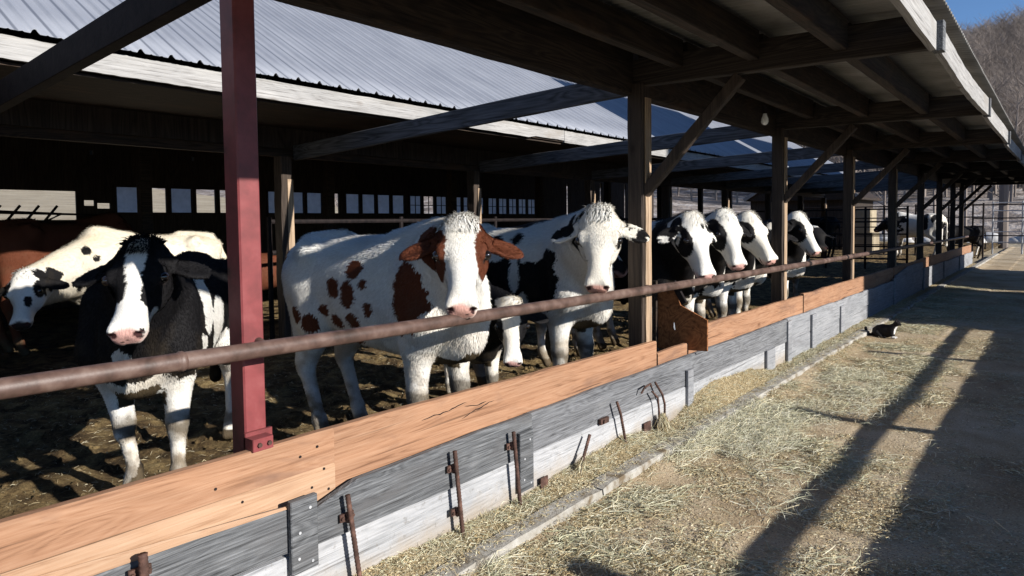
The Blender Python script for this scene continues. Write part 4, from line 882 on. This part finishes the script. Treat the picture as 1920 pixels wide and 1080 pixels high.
        set_cols(fm, np.repeat(cf_, 5, 0)); fm.materials.append(M['fur'])
        nn = n*.95+rnd*.3; nn /= np.linalg.norm(nn, axis=1)[:, None]; fm.normals_split_custom_set_from_vertices(np.repeat(nn, 5, 0).tolist())
        fo = bpy.data.objects.new('coat_hair', fm); link(fo); fo.parent = root
    return root
GR = 'cattle standing in the pen'
R_ = math.radians
G0 = .17
# 1 big red and white heifer, head over the rail
build_cow('heifer', 'large red brown and white heifer with brown ears, chin over the rail', (-3.36, 2.84, G0), R_(4), 1.10, (-2.50, 2.68, 1.665), (-2.22, 2.37, 1.215), 'w',
  [('r', (.06, -.26, 1.06), (.055, .16, .05)), ('r', (-.10, -.26, .95), (.045, .16, .05)), ('r', (.02, -.27, .92), (.05, .16, .07)), ('r', (-.20, -.27, .82), (.04, .16, .035)), ('r', (-.10, -.27, .76), (.05, .16, .045)), ('r', (.05, -.27, .77), (.05, .16, .04)), ('r', (.17, -.27, .84), (.025, .16, .04)), ('r', (.13, -.27, .98), (.03, .16, .025)), ('r', (-.02, -.27, .66), (.12, .2, .05)), ('r', (-.30, -.27, .74), (.05, .16, .05)), ('r', (-.64, -.12, 1.0), (.04, .1, .13)), ('r', (.47, -.14, .90), (.11, .25, .22)), ('r', (-.4, -.2, .78), (.06, .15, .06)), ('r', (.1, .2, 1.0), (.3, .15, .3)), ('w', (.62, -.1, .6), (.2, .3, .12))],
  ('w', [('r', (.17, .12, -.05), (.16, .062, .14)), ('r', (.19, -.125, -.06), (.18, .060, .14)), ('r', (.02, .075, -.04), (.06, .045, .10))]),
  h=.011, fur=110000, ears='r', seed=3, group=GR, legs={'bl': (.1, .02), 'br': (.16, -.03), 'fl': (.0, .02), 'fr': (-.04, -.02)}, furl=.02)
# 2 black and white calf at left
build_cow('heifer', 'black and white heifer with a white blaze standing left of the red post', (-4.06, 1.86, G0), R_(-43), 1.0, (-3.32, 1.39, 1.55), (-3.02, 1.17, 1.18), 'k',
  [('w', (.33, -.3, .98), (.05, .2, .22)), ('w', (.20, .3, 1.0), (.08, .2, .22)), ('w', (.02, .3, .88), (.10, .2, .16)), ('w', (.26, .3, .7), (.10, .2, .16)), ('w', (-.2, .2, .62), (.16, .2, .16)), ('w', (.46, -.16, .34), (.16, .13, .30)), ('w', (.46, .16, .34), (.16, .13, .34)), ('w', (-.5, .16, .25), (.2, .14, .30)), ('w', (-.5, -.16, .25), (.2, .14, .30)), ('w', (.62, .0, .60), (.20, .22, .13)), ('w', (.70, .0, .80), (.10, .06, .06)), ('w', (.15, 0, .5), (.3, .2, .08))],
  ('k', [('w', (.10, .0, .0), (.16, .045, .09)), ('w', (.28, .01, -.02), (.16, .032, .06)), ('w', (.42, .0, -.06), (.11, .09, .085)), ('w', (.36, .05, -.15), (.10, .04, .05))]),
  h=.011, fur=95000, ears='k', seed=5, group=GR, tuft='k', furl=.017, legs={'fl': (.02, .0), 'fr': (-.02, .08), 'br': (.1, .04), 'bl': (-.05, .02)}, roll=.06)
# 3 white cow with black spots behind
build_cow('heifer', 'cream white cow with scattered black spots turning its head down at the left', (-7.85, 3.35, G0), R_(-98), 1.09, (-7.25, 2.02, 1.22), (-6.92, 1.86, .80), 'c',
  [('k', (.61, .2, 1.10), (.05, .3, .055)), ('k', (.53, .2, 1.02), (.035, .3, .04)), ('k', (.80, .2, .80), (.06, .3, .09)), ('k', (.70, .2, .80), (.05, .3, .08)), ('k', (.88, .25, .93), (.08, .3, .07)), ('k', (.53, .3, .68), (.035, .2, .045)), ('k', (.22, .2, .95), (.05, .2, .05)), ('k', (-.2, .2, .9), (.09, .2, .1)), ('k', (.45, .16, .42), (.05, .1, .08))],
  ('w', [('k', (.16, .11, -.05), (.08, .04, .07)), ('k', (.02, .09, -.05), (.06, .06, .06)), ('k', (.14, -.11, -.05), (.08, .04, .07)), ('k', (.3, .05, -.02), (.05, .03, .04))]),
  h=.015, fur=26000, ears='k', seed=8, group=GR, furl=.024, facew='d', legs={'fl': (.03, .02), 'fr': (-.06, -.02)}, roll=.2)
# 4 red brown cow far left
build_cow('heifer', 'plain red brown cow seen from behind at the far left edge of the pen', (-9.25, 3.0, G0), R_(98), 1.22, (-9.5, 4.1, 1.0), (-9.5, 4.4, .6), 'r', [('d', (-.3, 0, .5), (.3, .3, .15))], ('r', []), h=.018, fur=22000, ears='r', seed=11, group=GR, tuft='r', furl=.02, facew='d')
# 5 red and white cow far back behind the red post
build_cow('heifer', 'small red and white calf deep in the pen just right of the red post', (-8.95, 5.45, G0), R_(-100), .84, (-8.95, 4.75, 1.0), (-8.8, 4.5, .7), 'r', [('w', (-.45, 0, 1.0), (.16, .4, .2)), ('w', (0, 0, .3), (1, .4, .25))], ('w', [('r', (.12, .1, -.05), (.15, .06, .1)), ('r', (.12, -.1, -.05), (.15, .06, .1))]), h=.02, fur=8000, ears='r', seed=12, group=GR)
# 6 calf with lowered head between the two
build_cow('calf', 'small black calf with a cream topknot lowering its head under the rail', (-3.55, 3.72, G0), R_(-22), .80, (-2.70, 3.34, 1.19), (-2.55, 3.17, .755), 'k',
  [('w', (.46, -.16, .36), (.16, .13, .36)), ('w', (.46, .16, .36), (.16, .13, .36)), ('w', (-.5, .16, .25), (.2, .14, .34)), ('w', (-.5, -.16, .25), (.2, .14, .34)), ('w', (.1, -.1, .5), (.2, .3, .08))],
  ('w', [('k', (.2, .125, -.07), (.26, .082, .14)), ('k', (.2, -.125, -.07), (.2, .062, .12))]), h=.010, fur=30000, ears='k', seed=14, group=GR, tuft='c', furl=.02, facew='p')
# 7 white faced heifer
build_cow('heifer', 'heifer with an all white face over the rail before the first timber post', (-3.42, 4.34, G0), R_(4), 1.12, (-2.41, 3.93, 1.69), (-2.27, 3.67, 1.20), 'w',
  [('k', (.30, -.24, .86), (.20, .2, .20)), ('k', (.05, -.3, .80), (.16, .2, .22)), ('k', (-.25, -.28, .95), (.16, .2, .16)), ('k', (-.05, -.24, 1.14), (.06, .2, .05)), ('k', (.12, -.22, 1.17), (.05, .12, .05)), ('k', (-.45, -.2, 1.1), (.12, .2, .07)), ('k', (.42, -.18, 1.02), (.09, .12, .10)), ('w', (.14, -.32, .92), (.035, .2, .12)), ('w', (.20, -.32, .72), (.04, .2, .1)), ('k', (.1, .25, .9), (.4, .2, .3))],
  ('w', [('k', (.36, .0, -.16), (.05, .03, .03)), ('k', (-.02, -.10, -.07), (.05, .05, .05)), ('k', (.18, .13, -.09), (.06, .03, .04))]), h=.011, fur=95000, ears='kw', seed=17, group=GR, furl=.02, ear=(.02, -.05), legs={'fl': (.0, .05), 'fr': (-.02, -.02)})
# 8 hidden neighbour with a tagged ear
build_cow('heifer', 'mostly hidden black cow showing one tagged ear behind the white faced heifer', (-4.5, 5.35, G0), R_(25), 1.1, (-3.45, 5.55, 1.56), (-3.1, 5.62, 1.15), 'k', [('w', (-.5, .16, .25), (.2, .14, .34)), ('w', (.46, -.16, .30), (.16, .13, .30)), ('w', (-.3, 0, 1.15), (.3, .3, .12))], ('k', [('w', (.2, 0, 0), (.2, .04, .1))]), h=.02, fur=0, ears='k', seed=19, group=GR, eartag=-1)
# row beyond the first timber post
def side_cow(label, y, xo, s, poll, nose, pats, hp_, seed, h=.014, fur=24000, yaw=4, ears='k', roll=0, **kw):
    return build_cow('heifer', label, (-3.44+xo, y, G0), R_(yaw), s, poll, nose, 'k', [('w', (.46, -.16, .30), (.2, .14, .40)), ('w', (.46, .16, .30), (.2, .14, .40)), ('w', (-.5, .16, .2), (.2, .14, .34)), ('w', (-.5, -.16, .2), (.2, .14, .34)), ('w', (.62, 0, .66), (.12, .14, .12))]+pats, hp_, h=h, fur=fur, ears=ears, seed=seed, group=GR, roll=roll, furl=.02, **kw)
side_cow('heifer right behind the plywood panel with a round black cheek patch', 5.92, 0, 1.09, (-2.43, 5.50, 1.64), (-2.22, 5.38, 1.15), [('w', (.05, -.1, 1.24), (.5, .2, .09)), ('w', (-.55, 0, 1.1), (.2, .3, .25)), ('w', (.70, 0, .86), (.09, .10, .20))],
  ('w', [('k', (.19, -.12, -.10), (.14, .075, .12)), ('k', (.06, -.10, -.12), (.10, .05, .09)), ('k', (.10, .10, -.03), (.06, .05, .06)), ('k', (.10, .03, .0), (.028, .02, .04))]), 23, h=.012, fur=34000, ears='kw', ear=(.05, -.25))
side_cow('second heifer of the row at the rail, drooping black ear and pink nose', 6.70, -.03, 1.1, (-2.44, 6.24, 1.67), (-2.22, 6.07, 1.20), [('w', (.1, -.1, 1.24), (.4, .2, .08)), ('w', (.70, 0, .86), (.09, .10, .20))],
  ('w', [('k', (.19, -.12, -.09), (.15, .08, .13)), ('k', (.16, .12, -.09), (.15, .05, .10))]), 26, ears='k', ear=(.12, -.2))
side_cow('third heifer of the row at the rail, opening its mouth just above the pipe', 7.60, -.03, 1.1, (-2.52, 7.10, 1.66), (-2.22, 7.02, 1.20), [('w', (.1, -.1, 1.24), (.3, .2, .07)), ('w', (.70, 0, .86), (.09, .12, .24))],
  ('w', [('k', (.15, -.12, -.07), (.11, .07, .10)), ('k', (.10, .12, -.07), (.11, .05, .07))]), 29, ears='k', ear=(.1, -.1), roll=.14)
side_cow('dark headed cow peering out between the third heifer and the second timber post', 8.42, -.15, 1.08, (-2.72, 8.38, 1.57), (-2.48, 8.08, 1.13), [], ('k', [('w', (.03, 0, 0), (.07, .07, .06)), ('w', (.15, .06, .0), (.03, .02, .05)), ('w', (.45, 0, -.1), (.08, .08, .06))]), 31, fur=9000, h=.016, facew='d')
side_cow('heifer standing just past the second timber post with its nose near the rail', 9.45, 0, 1.1, (-2.58, 9.05, 1.67), (-2.3, 8.97, 1.20), [('w', (.70, 0, .80), (.09, .14, .26))],
  ('w', [('k', (.19, -.12, -.10), (.16, .075, .14)), ('k', (.12, .12, -.09), (.15, .05, .10))]), 34, fur=16000, ears='k', ear=(.1, -.1), h=.015)
side_cow('shaded black cow behind the last heifer of the row', 11.9, -.55, 1.08, (-3.1, 11.5, 1.56), (-2.8, 11.0, 1.2), [], ('k', [('w', (.0, 0, 0), (.06, .06, .06))]), 37, fur=0, h=.022, facew='d', yaw=-10)
# far cattle
build_cow('heifer', 'grey shaded cow standing behind the far tube gate', (-6.6, 24.5, G0), R_(175), 1.2, (-7.5, 24.3, 1.45), (-7.9, 24.1, 1.1), 'k', [('w', (0, 0, .6), (.6, .3, .14)), ('w', (.1, .2, 1.0), (.12, .3, .2))], ('k', []), h=.03, seed=41, group=GR)
build_cow('heifer', 'far white cow with black patches standing side on near the end of the shed', (-3.95, 27.5, G0), R_(172), 1.25, (-4.95, 27.4, 1.5), (-5.3, 27.3, 1.2), 'w', [('k', (.45, 0, .95), (.32, .4, .35)), ('k', (-.28, 0, 1.0), (.12, .4, .3)), ('k', (-.62, 0, .95), (.09, .4, .12)), ('k', (-.48, 0, 1.1), (.06, .4, .10))], ('k', []), h=.026, seed=43, group=GR)
build_cow('heifer', 'black cow lowering its head beyond the far end of the feed barrier', (-2.9, 31, G0-.15), R_(-155), 1.0, (-3.7, 30.4, 1.05), (-3.9, 30.1, .6), 'k', [('w', (.6, 0, .6), (.12, .2, .2)), ('w', (-.5, -.16, .25), (.2, .14, .30))], ('k', [('w', (.15, 0, 0), (.2, .03, .06))]), h=.024, seed=45, group=GR, facew='d')

# cat
def build_cat():
    root = thing('cat', 'black cat with a white chest and paws crouching on the lane beside the kerb', 'cat', (-1.80, 10.12, .012)); yw = R_(-8); S_ = .66
    Fd = Field((-.40, -.16, -.01), (.42, .16, .46), .006)
    Fd.loft((0, 0, 0), np.eye(3), [(-.22, .10, .08, .06), (-.15, .125, .115, .095), (-.05, .14, .135, .11), (.05, .14, .13, .10), (.13, .155, .12, .08), (.18, .18, .09, .06)], .03, 2.1)
    Fd.cap((.13, 0, .19), (.20, 0, .285), .075, .05, .03); Fd.ell((.225, 0, .315), np.eye(3), (.062, .056, .052), .02); Fd.cap((.26, 0, .30), (.285, 0, .293), .03, .022, .015)
    for q in (-1, 1):
        Fd.cap((.21, q*.035, .345), (.205, q*.042, .405), .024, .004, .008); Fd.cap((.13, q*.045, .14), (.155, q*.04, .03), .04, .024, .02); Fd.cap((.155, q*.04, .022), (.20, q*.04, .02), .024, .02, .01)
        Fd.cap((-.12, q*.075, .10), (-.06, q*.095, .05), .07, .045, .03); Fd.cap((-.06, q*.09, .025), (.03, q*.09, .022), .026, .02, .02)
    for a, b, r1, r2 in (((-.20, 0, .07), (-.28, .0, .03), .034, .026), ((-.28, 0, .03), (-.35, .01, .05), .026, .026), ((-.35, .01, .05), (-.365, .02, .16), .028, .03)): Fd.cap(a, b, r1, r2, .02)
    V, Q = Fd.mesh(); cols = np.tile(np.array((.012, .011, .012)), (len(V), 1)); nz = fbm(V, 30, 3, 2)-.5
    wh = ((((V-np.array((.215, 0, .17)))/(.075, .055, .10))**2).sum(1)+nz < 1) | ((V[:, 2] < .045+nz*.02) & (V[:, 0] > .12)); cols[wh] = (.72, .71, .69)
    c_, s_ = math.cos(yw), math.sin(yw); W = np.stack([V[:, 0]*c_-V[:, 1]*s_, V[:, 0]*s_+V[:, 1]*c_, V[:, 2]], 1)*S_+np.array(root.location)
    o = mk('body', W, Q, M['coat'], root, smooth=True); set_cols(o.data, cols)
    for q in (-1, 1):
        c = np.array((.275, q*.026, .325)); c = np.array((c[0]*c_-c[1]*s_, c[0]*s_+c[1]*c_, c[2]))*S_+np.array(root.location); autosmooth(MB().tube([c-(.006, 0, 0), c-(.003, 0, 0), c+(.003, 0, 0), c+(.006, 0, 0)], [.002, .008, .008, .002], 8).done('eye', M['eye'], root))
build_cat()

# ------------------------------------------------------------------ hay: loose stems on the lane and feed along the boards
def stems(name, pts, lens, wds, cols, tilt, label, lift=0.002, dirb=None, curl=.5, seed=0):
    g = np.random.default_rng(seed); n = len(pts); an = g.uniform(0, 2*math.pi, n) if dirb is None else g.normal(dirb, .9, n); tl = g.normal(0, tilt, n)
    d = np.stack([np.cos(an)*np.cos(tl), np.sin(an)*np.cos(tl), np.abs(np.sin(tl))], 1); an2 = an+g.normal(0, curl, n); d2 = np.stack([np.cos(an2), np.sin(an2), -np.abs(np.sin(tl))*.6+g.normal(0, .05, n)], 1)
    sdv = np.stack([-np.sin(an), np.cos(an), g.normal(0, .6, n)], 1); sdv /= np.linalg.norm(sdv, axis=1)[:, None]; p = pts+np.array((0, 0, lift)); L = lens[:, None]*.5; w_ = wds[:, None]*.5
    A = [p-sdv*w_, p+sdv*w_, p+d*L-sdv*w_, p+d*L+sdv*w_, p+d*L+d2*L-sdv*w_*.5, p+d*L+d2*L+sdv*w_*.5]; Vv = np.stack(A, 1).reshape(-1, 3); b = np.arange(n)*6
    Qq = np.concatenate([np.stack([b, b+1, b+3, b+2], 1), np.stack([b+2, b+3, b+5, b+4], 1)]); o = mk(name, Vv, Qq, M['hay'], loc=(0, 0, 0)); set_cols(o.data, np.repeat(cols, 6, 0)); return tag(o, label, 'hay', kind='stuff')
def haycols(g, n, green):
    base = np.array([(.62, .52, .33), (.52, .42, .24), (.70, .63, .45), (.40, .30, .16)])[g.integers(0, 4, n)]; gr = np.array([(.55, .54, .37), (.66, .65, .48), (.42, .42, .27), (.72, .69, .54)])[g.integers(0, 4, n)]
    return np.where((g.random(n) < green)[:, None], gr, base)*g.uniform(.7, 1.15, (n, 1))
g = np.random.default_rng(99)
N = 1500000; X = g.uniform(-2.0, .3, N); Y = 1.8+g.random(N)**1.8*17
dn = np.exp(-np.maximum(X+1.6, 0)*1.2)*1.0+.13; pn = fbm(np.stack([X, Y, X*0], 1), 1.7, 4, 61); pn2 = fbm(np.stack([X, Y, X*0], 1), 6, 3, 62)
pr = dn*np.clip((pn-.36)*4.2, .05, 1)*np.clip((pn2-.3)*3, .12, 1); keep = g.random(N) < pr*.7; X, Y = X[keep], Y[keep]; n = len(X)
strip = fbm(np.stack([X*1.4, Y, X*0], 1), 1.3, 3, 63); lg = (g.random(n) < np.clip((strip-.47)*7, .03, .8)*np.clip(1.25-(X+2)*.9, .06, 1))
Z = lanez(X.reshape(-1, 1), Y.reshape(-1, 1)).ravel()+g.random(n)*.02*np.clip((pn[keep]-.45)*8, 0, 1.6)
stems('loose_hay', np.stack([X, Y, Z], 1), np.where(lg, g.uniform(.05, .17, n), g.uniform(.008, .03, n)), np.where(lg, g.uniform(.002, .0038, n), g.uniform(.0018, .0045, n)), haycols(g, n, np.where(lg, .65, .18)), .16, 'scattered hay and chaff lying over the concrete lane', curl=.7, seed=4)
# tangled pale clumps of long hay beside the kerb
N = 42000; X = -1.98+np.abs(g.normal(0, .42, N)); Y = 2.2+g.random(N)**1.2*5.6; cl = fbm(np.stack([X*1.2, Y*.9, X*0], 1), 1.5, 4, 67); k_ = g.random(N) < np.clip((cl-.505)*6, 0, 1); X, Y, cl = X[k_], Y[k_], cl[k_]; n = len(X)
Z = lanez(X.reshape(-1, 1), Y.reshape(-1, 1)).ravel()+g.random(n)*.05*np.clip((cl-.48)*7, 0.1, 1)
stems('hay_clumps', np.stack([X, Y, Z], 1), g.uniform(.05, .20, n), g.uniform(.0013, .0028, n), np.array([(.66, .65, .48), (.76, .74, .61), (.55, .55, .38), (.70, .62, .42)])[g.integers(0, 4, n)]*g.uniform(.75, 1.12, (n, 1)), .22, 'matted clumps of long pale green hay on the lane by the kerb', curl=.9, seed=14, dirb=1.9)
# feed heap between the kerb and the boards
hy = np.array([-1, 1.2, 1.9, 2.3, 3.0, 3.4, 3.98, 4.25, 4.5, 4.8, 5.2, 5.5, 6.0, 6.4, 7.0, 7.5, 9, 12, 30]); hz_ = np.array([.03, .08, .125, .09, .09, .13, .155, .12, .06, .08, .21, .25, .21, .19, .08, .05, .06, .06, .05])
def heapz(X, Y):
    e = np.interp(Y, hy, hz_); q = np.clip((X+2.30)/.20, 0, 1); p = P3(X, Y); return e*(1-q)+.068*q+.03*(fbm(p, 7, 4, 71).reshape(X.shape)-.5)*(1-.5*q)+.012*(fbm(p, 30, 2, 72).reshape(X.shape)-.5)
v, f = grid(np.linspace(-2.31, -2.085, 16), np.concatenate([np.arange(-1, 9, .018), np.arange(9, 27.5, .07)]), heapz)
t = NT('chopped_feed'); vv = t.obj(rnd=False); t.bump(t.noise(vv, 60, 5, .7), 1.0, .03)
feedm = t.fin(t.ramp(t.noise(vv, 45, 5, .7), [(.3, (.16, .11, .05)), (.5, (.42, .33, .19)), (.7, (.62, .52, .34))]), .95)
tag(mk('chopped_feed', v, f, feedm, loc=(0, 0, 0), smooth=True), 'bank of chopped feed lying along the foot of the grey boards', 'feed', kind='stuff')
N = 70000; X = g.uniform(-2.30, -2.04, N); Y = .8+g.random(N)**1.5*14; Z = heapz(X.reshape(-1, 1), Y.reshape(-1, 1)).ravel()
grn = fbm(np.stack([X, Y, X*0], 1), 1.6, 3, 81); lg = g.random(N) < np.clip((grn-.45)*5, .06, .6); spill = np.where(X > -2.1, -.0, 0)
kp = (X < -2.10) | (g.random(N) < .25); X, Y, Z, lg = X[kp], Y[kp], np.where(X[kp] > -2.11, .08, Z[kp]), lg[kp]; n = len(X)
stems('feed_stems', np.stack([X, Y, Z], 1), np.where(lg, g.uniform(.04, .10, n), g.uniform(.008, .028, n)), np.where(lg, g.uniform(.0015, .0028, n), g.uniform(.002, .0045, n)), haycols(g, n, np.where(lg, .6, .12)), .35, 'hay stems sticking out of the feed bank along the boards', curl=.8, seed=6)
# hay caught on stakes
for (lb, a, b, n, w_) in (('bunch of hay caught on the leaning stake', (-2.225, 3.46, .20), (-2.20, 3.29, .05), 500, .016), ('bunch of hay hanging below the curved bar', (-2.225, 4.48, .21), (-2.21, 4.50, .05), 900, .035)):
    u_ = g.random((n, 1)); P_ = np.array(a)*(1-u_)+np.array(b)*u_+g.normal(0, 1, (n, 3))*np.array((.4, 1, .3))*w_*(.5+u_); d = np.array(b)-np.array(a); d /= np.linalg.norm(d); dd = d+g.normal(0, .22, (n, 3)); L = g.uniform(.03, .08, (n, 1)); sv = g.normal(0, 1, (n, 3)); sv -= dd*(sv*dd).sum(1)[:, None]; sv /= np.linalg.norm(sv, axis=1)[:, None]; ww = .0013
    Vv = np.stack([P_-sv*ww, P_+sv*ww, P_+dd*L+sv*ww, P_+dd*L-sv*ww], 1).reshape(-1, 3); o = mk('hay_bunch', Vv, np.arange(n*4).reshape(-1, 4), M['hay'], loc=(0, 0, 0)); set_cols(o.data, np.repeat(haycols(g, n, .2)*.8, 4, 0)); tag(o, lb, 'hay')
# straw litter and clods on the pen floor
N = 26000; X = -2.5-g.random(N)**1.3*5.5; Y = g.uniform(-.5, 10, N); Z = penz(X.reshape(-1, 1), Y.reshape(-1, 1)).ravel()
stems('pen_litter', np.stack([X, Y, Z], 1), g.uniform(.01, .06, N), g.uniform(.002, .005, N), haycols(g, N, .0)*g.uniform(.35, .9, (N, 1)), .4, 'straw litter trodden into the manure of the pen floor', seed=8)
N = 5200; X = -2.45-g.random(N)**1.2*5; Y = g.uniform(-.5, 9, N); Z = penz(X.reshape(-1, 1), Y.reshape(-1, 1)).ravel(); keepc = fbm(np.stack([X, Y, X*0], 1), 2.5, 3, 91) > .47; X, Y, Z = X[keepc], Y[keepc], Z[keepc]; n = len(X)
ico = np.array([(0, 0, 1), (.9, 0, .3), (.28, .85, .3), (-.72, .53, .3), (-.72, -.53, .3), (.28, -.85, .3), (.7, .5, -.5), (-.3, .8, -.5), (-.9, 0, -.5), (-.3, -.8, -.5), (.7, -.5, -.5)]); icf = np.array([(0, 1, 2), (0, 2, 3), (0, 3, 4), (0, 4, 5), (0, 5, 1), (1, 6, 2), (2, 6, 7), (2, 7, 3), (3, 7, 8), (3, 8, 4), (4, 8, 9), (4, 9, 5), (5, 9, 10), (5, 10, 1), (1, 10, 6)])
sz = g.uniform(.008, .034, (n, 1, 1))*g.uniform(.6, 1.3, (n, 11, 3)); Vv = (ico[None]*sz+np.stack([X, Y, Z], 1)[:, None, :]).reshape(-1, 3); Ff = (icf[None]+(np.arange(n)*11)[:, None, None]).reshape(-1, 3)
tag(mk('manure_clods', Vv, Ff, M['mud'], loc=(0, 0, 0), smooth=False), 'clods of dry manure lying over the pen floor', 'clods', kind='stuff')
